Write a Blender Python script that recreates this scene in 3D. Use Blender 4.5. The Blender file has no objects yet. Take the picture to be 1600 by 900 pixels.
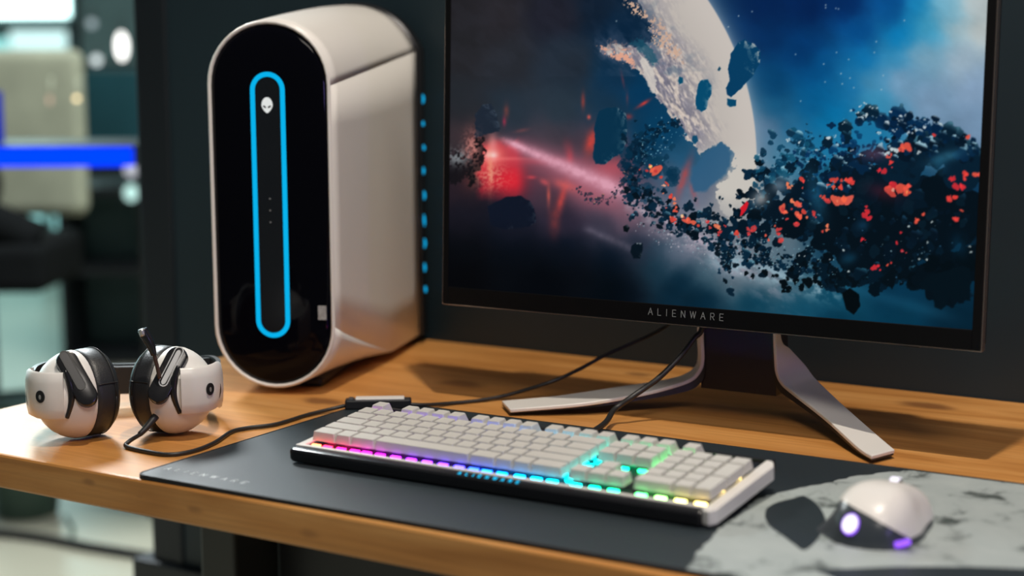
import bpy, bmesh, math, random
import numpy as np
from mathutils import Vector, Matrix

S = bpy.context.scene
C = S.collection
PI = math.pi
V = Vector

# ------------------------------------------------------------------ camera
cam_d = bpy.data.cameras.new('camera')
cam = bpy.data.objects.new('camera', cam_d)
C.objects.link(cam)
S.camera = cam
cam_d.sensor_width = 36
cam_d.lens = 36 * 2549.06 / 1600
_r = V((0.85031502, 0.52625689, -0.0042494))
_u = V((-0.07142433, 0.12339822, 0.98978353))
_w = V((-0.52140477, 0.8413243, -0.14251491))
m = Matrix((_r, _u, -_w)).transposed().to_4x4()
m.translation = V((1.49064, -1.11956, 0.40801))
cam.matrix_world = m
cam_d.clip_start = 0.02
cam_d.clip_end = 60
cam_d.dof.use_dof = True
cam_d.dof.focus_distance = 1.74
cam_d.dof.aperture_fstop = 2.5

# ------------------------------------------------------------------ world, lights, exposure
wd = bpy.data.worlds.new('world')
S.world = wd
wd.use_nodes = True
wd.node_tree.nodes['Background'].inputs[0].default_value = (0.55, 0.72, 0.80, 1)
wd.node_tree.nodes['Background'].inputs[1].default_value = 0.085
S.view_settings.view_transform = 'Standard'
S.view_settings.look = 'None'
S.view_settings.gamma = 1
S.view_settings.exposure = 0
S.view_settings.use_curve_mapping = False


def aim(o, target):
    d = V(target) - o.location
    o.rotation_euler = d.to_track_quat('-Z', 'Y').to_euler()


def spot(name, loc, target, watts, col, size=70, radius=.04, blend=.6):
    l = bpy.data.lights.new(name, 'SPOT')
    l.energy = watts
    l.color = col
    l.spot_size = math.radians(size)
    l.spot_blend = blend
    l.shadow_soft_size = radius
    o = bpy.data.objects.new(name, l)
    C.objects.link(o)
    o.location = loc
    aim(o, target)
    return o


def area(name, loc, target, watts, col, sx, sy):
    l = bpy.data.lights.new(name, 'AREA')
    l.shape = 'RECTANGLE'
    l.size = sx
    l.size_y = sy
    l.energy = watts
    l.color = col
    o = bpy.data.objects.new(name, l)
    C.objects.link(o)
    o.location = loc
    aim(o, target)
    return o


spot('ceiling_spot_key', (1.0, 0.0, 2.3), (.75, .35, 0), 140, (1.0, .90, .77), 85, .035)
area('side_fill_light', (2.1, -1.3, 2.3), (.6, .4, .1), 30, (1.0, .91, .82), 1.2, .6)  # added soft fill that brightens the tower's right side
area('showroom_fill_light', (-.6, 2.0, 2.9), (-1.6, 3.4, -.4), 120, (.92, 1.0, .95), 1.6, .8)  # added fill to brighten the chair back and far area
area('showroom_side_light', (-1.5, 1.4, 1.7), (.30, .1, 0), 85, (.92, .98, 1.0), .7, .4)
spot('violet_accent_lamp', (2.3, -.35, .42), (1.0, .25, .08), 7.0, (.42, .30, 1.0), 60, .08)

# ------------------------------------------------------------------ helpers
def link(name, me, mat=None, parent=None, smooth=False, label=None, cat=None, group=None, kind=None):
    o = bpy.data.objects.new(name, me)
    C.objects.link(o)
    if mat is not None and not me.materials:
        me.materials.append(mat)
    if parent is not None:
        o.parent = parent
    if smooth:
        me.shade_smooth() if hasattr(me, 'shade_smooth') else None
    tag(o, label, cat, group, kind)
    return o


def tag(o, label=None, cat=None, group=None, kind=None):
    if label: o['label'] = label
    if cat: o['category'] = cat
    if group: o['group'] = group
    if kind: o['kind'] = kind
    return o


def thing(name, label, cat, loc=(0, 0, 0), rz=0, group=None, rx=0):
    o = bpy.data.objects.new(name, None)
    C.objects.link(o)
    o.empty_display_size = .05
    o.location = loc
    o.rotation_euler = (rx, 0, rz)
    return tag(o, label, cat, group)


def pydata(name, verts, faces, mat=None, parent=None, smooth=False, **k):
    me = bpy.data.meshes.new(name)
    me.from_pydata([tuple(v) for v in verts], [], faces)
    me.update()
    bm = bmesh.new(); bm.from_mesh(me)
    bmesh.ops.recalc_face_normals(bm, faces=bm.faces[:])
    bm.to_mesh(me); bm.free()
    return link(name, me, mat, parent, smooth, **k)


def frombm(name, bm, mat=None, parent=None, smooth=False, **k):
    me = bpy.data.meshes.new(name)
    bmesh.ops.recalc_face_normals(bm, faces=bm.faces[:])
    bm.to_mesh(me); bm.free()
    return link(name, me, mat, parent, smooth, **k)


def addbox(bm, lo, hi, bevel=0, seg=2, mat4=None):
    r = bmesh.ops.create_cube(bm, size=1)
    vs = r['verts']
    lo, hi = V(lo), V(hi)
    c, s = (lo + hi) / 2, hi - lo
    for v in vs:
        v.co = V((v.co.x * s.x, v.co.y * s.y, v.co.z * s.z)) + c
    if bevel:
        es = list({e for v in vs for e in v.link_edges})
        r2 = bmesh.ops.bevel(bm, geom=es, offset=bevel, segments=seg, profile=.5, affect='EDGES')
        vs = list({v for f in r2['faces'] for v in f.verts} | {v for v in vs if v.is_valid})
    if mat4 is not None:
        bmesh.ops.transform(bm, matrix=mat4, verts=vs)


def box(name, lo, hi, mat, parent=None, bevel=0, seg=2, smooth=False, **k):
    bm = bmesh.new()
    addbox(bm, lo, hi, bevel, seg)
    return frombm(name, bm, mat, parent, smooth, **k)


def catmull(pts, n=8):
    P = [V(p) for p in pts]
    P = [P[0] * 2 - P[1]] + P + [P[-1] * 2 - P[-2]]
    out = []
    for i in range(1, len(P) - 2):
        a, b, c, d = P[i - 1:i + 3]
        for k in range(n):
            t = k / n
            out.append(.5 * ((2 * b) + (c - a) * t + (2 * a - 5 * b + 4 * c - d) * t * t + (3 * b - a - 3 * c + d) * t ** 3))
    out.append(P[-2])
    return out


def tube(name, pts, rad, mat, parent=None, n=8, seg=10, smooth=True, spline=True, **k):
    P = catmull(pts, n) if spline else [V(p) for p in pts]
    N = len(P)
    verts, faces = [], []
    up = None
    for i, p in enumerate(P):
        t = (P[min(i + 1, N - 1)] - P[max(i - 1, 0)]).normalized()
        if up is None:
            a = V((0, 0, 1)) if abs(t.z) < .9 else V((1, 0, 0))
            up = (a - t * a.dot(t)).normalized()
        else:
            up = (up - t * up.dot(t)).normalized()
        sd = t.cross(up)
        r = rad(i / (N - 1)) if callable(rad) else rad
        for j in range(seg):
            th = 2 * PI * j / seg
            verts.append(p + up * (r * math.cos(th)) + sd * (r * math.sin(th)))
    for i in range(N - 1):
        for j in range(seg):
            a, b = i * seg + j, i * seg + (j + 1) % seg
            faces.append((a, b, b + seg, a + seg))
    faces.append(tuple(range(seg))); faces.append(tuple(range((N - 1) * seg, N * seg)))
    return pydata(name, verts, faces, mat, parent, smooth, **k)


def loft(name, rings, mat, parent=None, smooth=True, closed=True, caps=True, **k):
    n = len(rings[0]); verts = [p for r in rings for p in r]; faces = []
    for i in range(len(rings) - 1):
        for j in range(n if closed else n - 1):
            a, b = i * n + j, i * n + (j + 1) % n
            faces.append((a, b, b + n, a + n))
    if caps and closed:
        faces.append(tuple(range(n))); faces.append(tuple(range((len(rings) - 1) * n, len(rings) * n)))
    return pydata(name, verts, faces, mat, parent, smooth, **k)


def prism(name, outline, axis_o, axis_x, axis_y, depth, mat, parent=None, smooth=False, **k):
    """2D outline extruded along x cross y by depth (both signs ok)"""
    O, X, Y = V(axis_o), V(axis_x), V(axis_y)
    Z = X.cross(Y).normalized()
    a = [O + X * p[0] + Y * p[1] for p in outline]
    b = [p + Z * depth for p in a]
    n = len(a)
    faces = [tuple(range(n)), tuple(range(2 * n - 1, n - 1, -1))]
    faces += [(i, (i + 1) % n, (i + 1) % n + n, i + n) for i in range(n)]
    return pydata(name, a + b, faces, mat, parent, smooth, **k)


def autosmooth(o, ang=40):
    me = o.data
    me.shade_smooth()
    bm = bmesh.new(); bm.from_mesh(me)
    for e in bm.edges:
        if len(e.link_faces) == 2 and e.calc_face_angle(0) > math.radians(ang):
            e.smooth = False
    bm.to_mesh(me); bm.free()
    return o


def s2l(c):
    return tuple(((x / 255) / 12.92 if x <= 10 else ((x / 255 + .055) / 1.055) ** 2.4) for x in c[:3])


def pmat(name, col, rough=.5, metal=0, spec=.5, coat=0, emit=None, estr=0, noise=None, bump=None, sheen=0):
    mt = bpy.data.materials.new(name)
    mt.use_nodes = True
    nt = mt.node_tree
    b = nt.nodes['Principled BSDF']
    b.inputs['Base Color'].default_value = (*col, 1)
    b.inputs['Roughness'].default_value = rough
    b.inputs['Metallic'].default_value = metal
    b.inputs['Specular IOR Level'].default_value = spec
    b.inputs['Coat Weight'].default_value = coat
    b.inputs['Sheen Weight'].default_value = sheen
    if emit:
        b.inputs['Emission Color'].default_value = (*emit, 1)
        b.inputs['Emission Strength'].default_value = estr
    if noise:   # (scale, amount): mottled colour
        tc = nt.nodes.new('ShaderNodeTexCoord')
        nz = nt.nodes.new('ShaderNodeTexNoise')
        nz.inputs['Scale'].default_value = noise[0]
        nz.inputs['Detail'].default_value = 6
        nt.links.new(tc.outputs['Object'], nz.inputs['Vector'])
        rp = nt.nodes.new('ShaderNodeValToRGB')
        a = noise[1]
        rp.color_ramp.elements[0].position = .3
        rp.color_ramp.elements[1].position = .7
        rp.color_ramp.elements[0].color = (*[c * (1 - a) for c in col], 1)
        rp.color_ramp.elements[1].color = (*[min(1, c * (1 + a)) for c in col], 1)
        nt.links.new(nz.outputs['Fac'], rp.inputs['Fac'])
        nt.links.new(rp.outputs['Color'], b.inputs['Base Color'])
    if bump:
        tc = nt.nodes.new('ShaderNodeTexCoord')
        nz = nt.nodes.new('ShaderNodeTexNoise')
        nz.inputs['Scale'].default_value = bump[0]
        nt.links.new(tc.outputs['Object'], nz.inputs['Vector'])
        bp = nt.nodes.new('ShaderNodeBump')
        bp.inputs['Strength'].default_value = bump[1]
        bp.inputs['Distance'].default_value = .001
        nt.links.new(nz.outputs['Fac'], bp.inputs['Height'])
        nt.links.new(bp.outputs['Normal'], b.inputs['Normal'])
    return mt


def emat(name, col, strength):
    mt = bpy.data.materials.new(name)
    mt.use_nodes = True
    nt = mt.node_tree
    nt.nodes.clear()
    e = nt.nodes.new('ShaderNodeEmission')
    e.inputs[0].default_value = (*col, 1)
    e.inputs[1].default_value = strength
    o = nt.nodes.new('ShaderNodeOutputMaterial')
    nt.links.new(e.outputs[0], o.inputs[0])
    return mt


def wood_mat():
    mt = bpy.data.materials.new('pine_wood')
    mt.use_nodes = True
    nt = mt.node_tree
    L = nt.links.new
    b = nt.nodes['Principled BSDF']
    tc = nt.nodes.new('ShaderNodeTexCoord')
    mp = nt.nodes.new('ShaderNodeMapping')
    mp.inputs['Scale'].default_value = (1.2, 9, 9)
    L(tc.outputs['Object'], mp.inputs['Vector'])
    n1 = nt.nodes.new('ShaderNodeTexNoise')
    n1.inputs['Scale'].default_value = 2.2
    n1.inputs['Detail'].default_value = 8
    n1.inputs['Distortion'].default_value = 1.4
    L(mp.outputs['Vector'], n1.inputs['Vector'])
    r1 = nt.nodes.new('ShaderNodeValToRGB')
    el = r1.color_ramp.elements
    el[0].position = .30; el[0].color = (.50, .205, .048, 1)
    el[1].position = .72; el[1].color = (.76, .38, .12, 1)
    e2 = el.new(.5); e2.color = (.65, .295, .08, 1)
    L(n1.outputs['Fac'], r1.inputs['Fac'])
    mp2 = nt.nodes.new('ShaderNodeMapping')
    mp2.inputs['Scale'].default_value = (4, 120, 120)
    L(tc.outputs['Object'], mp2.inputs['Vector'])
    n2 = nt.nodes.new('ShaderNodeTexNoise')
    n2.inputs['Scale'].default_value = 1.5
    n2.inputs['Detail'].default_value = 4
    L(mp2.outputs['Vector'], n2.inputs['Vector'])
    mx = nt.nodes.new('ShaderNodeMix'); mx.data_type = 'RGBA'; mx.blend_type = 'MULTIPLY'
    mx.inputs[0].default_value = .35
    L(r1.outputs['Color'], mx.inputs[6])
    L(n2.outputs['Color'], mx.inputs[7])
    gm = nt.nodes.new('ShaderNodeRGBToBW')
    L(n2.outputs['Fac'], gm.inputs[0])
    r2 = nt.nodes.new('ShaderNodeValToRGB')
    r2.color_ramp.elements[0].color = (.55, .5, .45, 1); r2.color_ramp.elements[1].color = (1, 1, 1, 1)
    r2.color_ramp.elements[0].position = .3; r2.color_ramp.elements[1].position = .6
    L(n2.outputs['Fac'], r2.inputs['Fac'])
    L(r2.outputs['Color'], mx.inputs[7])
    cur = mx.outputs[2]
    # knots, dark and elongated along the grain
    nz = nt.nodes.new('ShaderNodeTexNoise'); nz.inputs['Scale'].default_value = 30
    L(tc.outputs['Object'], nz.inputs['Vector'])
    for (kx, ky, kz, rr, st) in ((.92, .715, 0, .020, .75), (.385, .545, 0, .020, .7), (.30, .375, 0, .018, .75), (.834, .585, 0, .03, .5),
                            (.548, .711, 0, .012, .6), (.30, 0, -.012, .003, .45), (.37, 0, -.018, .002, .45), (.44, 0, -.02, .004, .4), (.58, 0, -.022, .006, .35),
                            (.22, .55, 0, .02, .4)):
        sub = nt.nodes.new('ShaderNodeVectorMath'); sub.operation = 'SUBTRACT'
        sub.inputs[1].default_value = (kx, ky, kz)
        L(tc.outputs['Object'], sub.inputs[0])
        sc = nt.nodes.new('ShaderNodeVectorMath'); sc.operation = 'MULTIPLY'
        sc.inputs[1].default_value = (.55, 1.0, 1.6)
        L(sub.outputs[0], sc.inputs[0])
        ln = nt.nodes.new('ShaderNodeVectorMath'); ln.operation = 'LENGTH'
        L(sc.outputs[0], ln.inputs[0])
        ad = nt.nodes.new('ShaderNodeMath'); ad.operation = 'MULTIPLY_ADD'
        ad.inputs[1].default_value = .012; 
        L(nz.outputs['Fac'], ad.inputs[0]); L(ln.outputs['Value'], ad.inputs[2])
        mr = nt.nodes.new('ShaderNodeMapRange'); mr.interpolation_type = 'SMOOTHSTEP'
        mr.inputs['From Min'].default_value = rr * .55 + .004; mr.inputs['From Max'].default_value = rr + .010
        mr.inputs['To Min'].default_value = st; mr.inputs['To Max'].default_value = 0
        L(ad.outputs[0], mr.inputs['Value'])
        mk = nt.nodes.new('ShaderNodeMix'); mk.data_type = 'RGBA'
        L(mr.outputs[0], mk.inputs[0]); L(cur, mk.inputs[6])
        mk.inputs[7].default_value = (.16, .055, .018, 1)
        cur = mk.outputs[2]
    L(cur, b.inputs['Base Color'])
    b.inputs['Roughness'].default_value = .34
    b.inputs['Specular IOR Level'].default_value = .5
    bp = nt.nodes.new('ShaderNodeBump'); bp.inputs['Strength'].default_value = .12; bp.inputs['Distance'].default_value = .001
    L(n2.outputs['Fac'], bp.inputs['Height']); L(bp.outputs['Normal'], b.inputs['Normal'])
    return mt


M = dict(
    wood=wood_mat(),
    wall=pmat('dark_wall_paint', (.009, .022, .031), .5, noise=(2.5, .12)),
    walldark=pmat('dark_trim_paint', (.006, .010, .015), .5, noise=(3, .1)),
    floor=pmat('polished_concrete', (.40, .38, .30), .32, noise=(1.2, .15)),
    farwall=pmat('teal_grey_wall', (.10, .17, .18), .6, noise=(1.5, .2)),
    white=pmat('white_shell_plastic', (.80, .775, .74), .32, spec=.5, noise=(6, .015)),
    keycap=pmat('keycap_plastic', (.60, .59, .56), .5, noise=(40, .02)),
    gloss=pmat('glossy_black', (.002, .002, .004), .05, spec=.12),
    black=pmat('black_plastic', (.012, .013, .016), .38, noise=(20, .1)),
    blackg=pmat('satin_black', (.014, .014, .016), .22, noise=(20, .1)),
    leather=pmat('black_leatherette', (.020, .021, .024), .42, bump=(700, .25)),
    steel=pmat('dark_steel', (.05, .052, .05), .45, metal=.4, noise=(10, .1)),
    rubber=pmat('cable_rubber', (.018, .018, .018), .45, noise=(60, .1)),
    khaki=pmat('khaki_fabric', (.46, .47, .36), .8, noise=(12, .1)),
    bin=pmat('green_bin_plastic', (.06, .11, .085), .5, noise=(8, .1)),
    silver=pmat('pale_metal', (.62, .62, .62), .3, metal=.7, noise=(30, .05)),
    brass=pmat('mic_stem_metal', (.12, .07, .05), .3, metal=.6, noise=(30, .05)),
    pad=pmat('mousepad_cloth', (.012, .0215, .0275), .50, spec=.55, bump=(1500, .2), sheen=.03, noise=(5, .15)),
    stitch=pmat('mousepad_rubber_edge', (.008, .008, .009), .6, noise=(50, .1)),
    dgrey=pmat('slate_plastic', (.045, .055, .065), .3, noise=(20, .05)),
)

# ------------------------------------------------------------------ the setting
box('floor', (-14, -4, -.83), (4, 12, -.78), M['floor'], kind='structure')
WB = box('wall_back', (-.372, .79, -.42), (3.2, .90, 2.8), M['wall'], kind='structure')
box('trim_1', (-.392, .785, -.42), (-.325, .91, 2.8), M['walldark'], kind='structure', bevel=.004)
box('trim_2', (-.43, .775, -.78), (3.2, .93, -.42), M['walldark'], kind='structure', bevel=.004)

# the showroom beyond, its axes turned against the desk: lat to the right, dist away, z up
ex, ey = V((.8503, .5263, 0)), V((-.5263, .8503, 0))
RO = V((1.49064, -1.11956, 0))
RZ = math.atan2(.5263, .8503)


def room(lat, dist, z=0):
    return RO + ex * lat + ey * dist + V((0, 0, z))


def roombox(name, lat0, lat1, d0, d1, z0, z1, mat, parent=None, bevel=0, **k):
    bm = bmesh.new()
    addbox(bm, (lat0, d0, z0), (lat1, d1, z1), bevel)
    if parent is None:
        o = frombm(name, bm, mat, None, **k)
        o.location = RO
        o.rotation_euler = (0, 0, RZ)
    else:
        o = frombm(name, bm, mat, parent, **k)
    return o


roombox('wall_left', -9, 1.5, 9.2, 9.4, -.78, 3.6, M['farwall'], kind='structure')
wn = thing('window_1', None, None, RO, RZ); tag(wn, kind='structure')
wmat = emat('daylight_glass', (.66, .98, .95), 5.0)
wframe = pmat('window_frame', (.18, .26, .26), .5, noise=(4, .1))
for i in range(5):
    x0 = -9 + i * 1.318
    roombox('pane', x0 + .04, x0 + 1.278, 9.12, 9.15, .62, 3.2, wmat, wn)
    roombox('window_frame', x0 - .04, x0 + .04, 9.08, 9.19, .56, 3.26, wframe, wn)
wlow = emat('added_teal_glow', (.36, .82, .80), 1.1)  # glow added below the window so the floor mirrors teal patches
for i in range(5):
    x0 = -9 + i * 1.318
    roombox('lower_glow_panel', x0 + .04, x0 + 1.278, 9.12, 9.15, -.70, .50, wlow, wn)
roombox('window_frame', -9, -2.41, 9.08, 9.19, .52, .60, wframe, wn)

# ------------------------------------------------------------------ desk
desk = thing('desk', 'pine-topped desk with thick board edge and dark steel legs', 'desk', (0, 0, 0))
box('desk_top', (0, 0, -.037), (2.1, .787, 0), M['wood'], desk, .003, 2)
for lx in (.045, 1.95):
    box('leg_column', (lx, .43, -.755), (lx + .06, .52, -.045), M['steel'], desk, .004)
    box('foot', (lx - .005, .06, -.78), (lx + .065, .74, -.755), M['steel'], desk, .006)
    box('support_arm', (lx, .08, -.062), (lx + .06, .70, -.037), M['black'], desk, .003)
box('crossbar', (.105, .45, -.12), (1.95, .50, -.062), M['black'], desk, .003)
box('modesty_panel', (.12, .50, -.62), (1.94, .515, -.12), M['black'], desk, .002)

# ------------------------------------------------------------------ stroke lettering
GL = {'A': [((0, 0), (.35, 1)), ((.35, 1), (.7, 0)), ((.14, .36), (.56, .36))], 'L': [((.05, 1), (.05, 0)), ((.05, 0), (.55, 0))],
      'I': [((.1, 0), (.1, 1))], 'E': [((.05, 0), (.05, 1)), ((.05, 1), (.6, 1)), ((.05, .5), (.52, .5)), ((.05, 0), (.6, 0))],
      'N': [((.03, 0), (.03, 1)), ((.03, 1), (.65, 0)), ((.65, 0), (.65, 1))],
      'W': [((0, 1), (.22, 0)), ((.22, 0), (.45, 1)), ((.45, 1), (.68, 0)), ((.68, 0), (.9, 1))],
      'R': [((.05, 0), (.05, 1)), ((.05, 1), (.5, 1)), ((.5, 1), (.6, .88)), ((.6, .88), (.6, .6)), ((.6, .6), (.5, .48)), ((.5, .48), (.05, .48)), ((.3, .48), (.62, 0))]}
GW = {'A': .7, 'L': .58, 'I': .2, 'E': .62, 'N': .68, 'W': .9, 'R': .64}


def lettering(name, text, total, h, stroke, O, X, Y, mat, parent, depth=.0003):
    O, X, Y = V(O), V(X).normalized(), V(Y).normalized()
    Z = X.cross(Y)
    wsum = sum(GW[c] * h for c in text)
    gap = (total - wsum) / (len(text) - 1)
    verts, faces = [], []
    x = 0
    for c in text:
        for (a, b) in GL[c]:
            p, q = V((x + a[0] * h, a[1] * h)), V((x + b[0] * h, b[1] * h))
            d = (q - p).normalized()
            n = V((-d.y, d.x)) * stroke / 2
            p2, q2 = p - d * stroke / 2, q + d * stroke / 2
            i = len(verts)
            for zz in (0, depth):
                for s in (p2 + n, p2 - n, q2 - n, q2 + n):
                    verts.append(O + X * s.x + Y * s.y + Z * zz)
            faces += [(i, i + 1, i + 2, i + 3), (i + 4, i + 5, i + 6, i + 7)] + [(i + k, i + (k + 1) % 4, i + 4 + (k + 1) % 4, i + 4 + k) for k in range(4)]
        x += GW[c] * h + gap
    return pydata(name, verts, faces, mat, parent)


def alien_head(name, O, X, Y, w, h, depth, mat, eyemat, parent):
    O, X, Y = V(O), V(X).normalized(), V(Y).normalized()
    pts = []
    for i in range(28):
        t = 2 * PI * i / 28
        x, y = math.cos(t), math.sin(t)
        k = 1 - .45 * max(0, -y) ** 1.6
        pts.append((x * k * w / 2, y * h / 2))
    o = prism(name, pts, O, X, Y, depth, mat, parent)
    Z = X.cross(Y)
    for s in (-1, 1):
        e = []
        for i in range(10):
            t = 2 * PI * i / 10
            a, b = math.cos(t) * w * .17, math.sin(t) * w * .085
            cs, sn = math.cos(s * .6), math.sin(s * .6)
            e.append((s * w * .22 + a * cs - b * sn, -h * .10 + a * sn + b * cs))
        prism('eye', e, O + Z * (depth * .6), X, Y, depth * .6, eyemat, o)
    return o

# ------------------------------------------------------------------ mouse pad
pad = thing('mouse_pad', 'long black cloth mouse pad with pale marbled print at one end', 'mouse pad', (.3625, .0009, 0), .010)
PW, PD, PH = .93, .3978, .004


def rrect(x0, y0, x1, y1, r, n=6):
    out = []
    for (cx, cy, a0) in ((x1 - r, y1 - r, 0), (x0 + r, y1 - r, 90), (x0 + r, y0 + r, 180), (x1 - r, y0 + r, 270)):
        for i in range(n + 1):
            a = math.radians(a0 + 90 * i / n)
            out.append((cx + r * math.cos(a), cy + r * math.sin(a)))
    return out


prism('pad_base', rrect(0, 0, PW, PD, .012), (0, 0, .0002), (1, 0, 0), (0, 1, 0), .0034, M['stitch'], pad)
prism('pad_cloth', rrect(.0025, .0025, PW - .0025, PD - .0025, .010), (0, 0, .0036), (1, 0, 0), (0, 1, 0), .0004, M['pad'], pad)
tube('stitched_edge', [(x, y, .0034) for x, y in rrect(.001, .001, PW - .001, PD - .001, .011)] + [(PW - .001, PD - .012, .0034)], .0011, M['stitch'], pad, seg=6, spline=False)


def marble_mat():
    mt = bpy.data.materials.new('marbled_print')
    mt.use_nodes = True
    nt = mt.node_tree; L = nt.links.new
    b = nt.nodes['Principled BSDF']
    tc = nt.nodes.new('ShaderNodeTexCoord')
    n1 = nt.nodes.new('ShaderNodeTexNoise'); n1.inputs['Scale'].default_value = 17; n1.inputs['Detail'].default_value = 9; n1.inputs['Roughness'].default_value = .68
    n1.inputs['Distortion'].default_value = .6
    L(tc.outputs['Object'], n1.inputs['Vector'])
    r = nt.nodes.new('ShaderNodeValToRGB')
    r.color_ramp.elements[0].position = .355; r.color_ramp.elements[0].color = (.05, .065, .062, 1)
    r.color_ramp.elements[1].position = .45; r.color_ramp.elements[1].color = (.37, .42, .42, 1)
    e = r.color_ramp.elements.new(.7); e.color = (.43, .48, .475, 1)
    L(n1.outputs['Fac'], r.inputs['Fac']); L(r.outputs['Color'], b.inputs['Base Color'])
    b.inputs['Roughness'].default_value = .62
    return mt


MARB = marble_mat()


def padprint(name, pts, z, mat, smoothn=4):
    a = .010
    loc = []
    for (x, y) in pts:
        dx, dy = x - .3625, y - .0009
        loc.append((dx * math.cos(a) + dy * math.sin(a), -dx * math.sin(a) + dy * math.cos(a)))
    return prism(name, [(min(max(p[0], .003), PW - .003), min(max(p[1], .003), PD - .003)) for p in loc], (0, 0, z), (1, 0, 0), (0, 1, 0), .00012, mat, pad)


edge = catmull([(x, y, 0) for x, y in [(.9630, .0025), (.9525, .010), (.9484, .0253), (.9397, .0556), (.9305, .1065), (.9264, .1484), (.9237, .1818), (.9193, .2205), (.9224, .2425), (.9341, .2754), (.9513, .3123), (.9647, .3449), (.9808, .3714), (1.006, .4006)]], 5)
rnd = random.Random(4)
edge = [(p.x + rnd.uniform(-.0022, .0022) * (p.y > .03), p.y + rnd.uniform(-.002, .002)) for p in edge]
padprint('printed_pattern', edge + [(1.28, .405), (1.28, .006)], .00402, MARB)
eye = catmull([(x, y, 0) for x, y in [(.9471, .177), (.9382, .2024), (.9383, .2269), (.9459, .2464), (.9501, .2591), (.9641, .2473), (.9793, .227), (.9957, .1968), (1.0009, .1772), (1.0104, .1436), (1.0136, .104), (.9989, .1156), (.9792, .1357), (.9613, .1535), (.9471, .177)]], 3)[:-1]
padprint('printed_eye', [(p.x, p.y) for p in eye], .00416, M['pad'])
band = catmull([(x, y, 0) for x, y in [(1.04, .060), (1.0634, .0774), (1.0915, .0998), (1.1348, .1258), (1.1793, .1469), (1.24, .165), (1.27, .10), (1.22, .05), (1.12, .02), (1.04, .060)]], 3)[:-1]
padprint('printed_band', [(p.x, p.y) for p in band], .00416, M['pad'])
lettering('printed_lettering', 'ALIENWARE', .104, .0075, .0009, (.0125, .0285, .0041), (1, -.03, 0), (.03, 1, 0), pmat('pad_lettering', (.70, .76, .78), .5, noise=(200, .3)), pad, .0001)

# ------------------------------------------------------------------ keyboard
kb = thing('keyboard', 'white mechanical keyboard with rainbow backlight and black front bar on the mouse pad', 'keyboard', (.46395, .11306, .0047), .003, rx=.090)
KW, KD = .4617, .150
U, K0, PV = .01921, .0147, .0184
V0 = .0200
G1, G2 = .0067, .0085
ZP = .0140   # key plate
VFR = V0 + 5 * PV
box('key_plate', (K0 - .004, .0125, .006), (KW - .0125, KD - .006, ZP), M['blackg'], kb, .001)
# white frame around the plate
box('front_frame', (.003, .0085, .003), (KW - .003, .0128, .0165), M['white'], kb, .0010)
box('left_frame', (.0025, .0095, .003), (K0 - .0035, KD - .01, .0160), M['white'], kb, .0012)
fr = [(KW - .0115, .004), (KW - .004, .002), (KW + .0005, .010), (KW + .0015, KD - .018), (KW - .004, KD - .006), (KW - .0115, KD - .004)]
o = prism('right_frame', fr, (0, 0, .002), (1, 0, 0), (0, 1, 0), .0140, M['white'], kb)
md = o.modifiers.new('bevel', 'BEVEL'); md.width = .0012; md.segments = 2
box('rear_frame', (K0 - .01, KD - .0062, .003), (KW - .004, KD, .0165), M['black'], kb, .001)
# black front bar: rounded section swept along the width
sec = [(0.0, .0030), (.0012, .0010), (.004, 0), (.0086, 0), (.0086, .0152), (.0078, .0153), (.0016, .0136), (.0002, .0118)]
rings = []
for (x, sc) in ((0, .55), (.001, .8), (.003, .95), (.006, 1), (KW - .018, 1), (KW - .0125, 1), (KW - .0118, .96)):
    rings.append([V((x, .0054 + (a - .0054) * sc, .0085 + (b - .0085) * sc)) for a, b in sec])
autosmooth(loft('front_bar', rings, M['blackg'], kb), 35)
lettering('bar_lettering', 'ALIENWARE', .066, .0040, .0005, (.2010, .0024, .01405), (1, 0, 0), (0, .965, .262), emat('bar_lettering_glow', s2l((30, 190, 240)), 1.6), kb)
for fx in (.05, KW - .09):
    box('flip_foot', (fx, KD - .028, -.0125), (fx + .04, KD - .012, .0032), M['black'], kb, .001)
box('underside', (.008, .010, .0003), (KW - .006, KD - .003, .0061), M['black'], kb, .001)

hue = [(0.0, (255, 165, 70)), (.03, (255, 125, 50)), (.05, (255, 40, 70)), (.075, (250, 20, 130)), (.10, (240, 20, 215)), (.14, (140, 40, 235)), (.19, (95, 50, 250)), (.215, (40, 70, 255)),
       (.245, (0, 120, 255)), (.28, (0, 180, 250)), (.31, (0, 215, 235)), (.34, (0, 220, 160)), (.38, (60, 235, 120)), (.405, (150, 240, 120)), (.425, (250, 225, 120)), (.47, (255, 205, 110))]


def led_col(u, v):
    x = u + .11 * max(0, 1 - u / .40) * (v / .12)
    for (a, ca), (b, cb) in zip(hue, hue[1:]):
        if x <= b:
            t = (x - a) / (b - a)
            return tuple(p + (q - p) * t for p, q in zip(ca, cb))
    return hue[-1][1]


_lm = {}


def led_mat(u, v):
    c = tuple(int(round(x / 12) * 12) for x in led_col(u, v)) + (v > VFR,)
    if c not in _lm:
        _lm[c] = emat('led_%d' % len(_lm), s2l([min(255, max(x, 6)) for x in c[:3]]), 34.0 if c[3] else 12.0)
    return _lm[c]


_kc = {}


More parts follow.
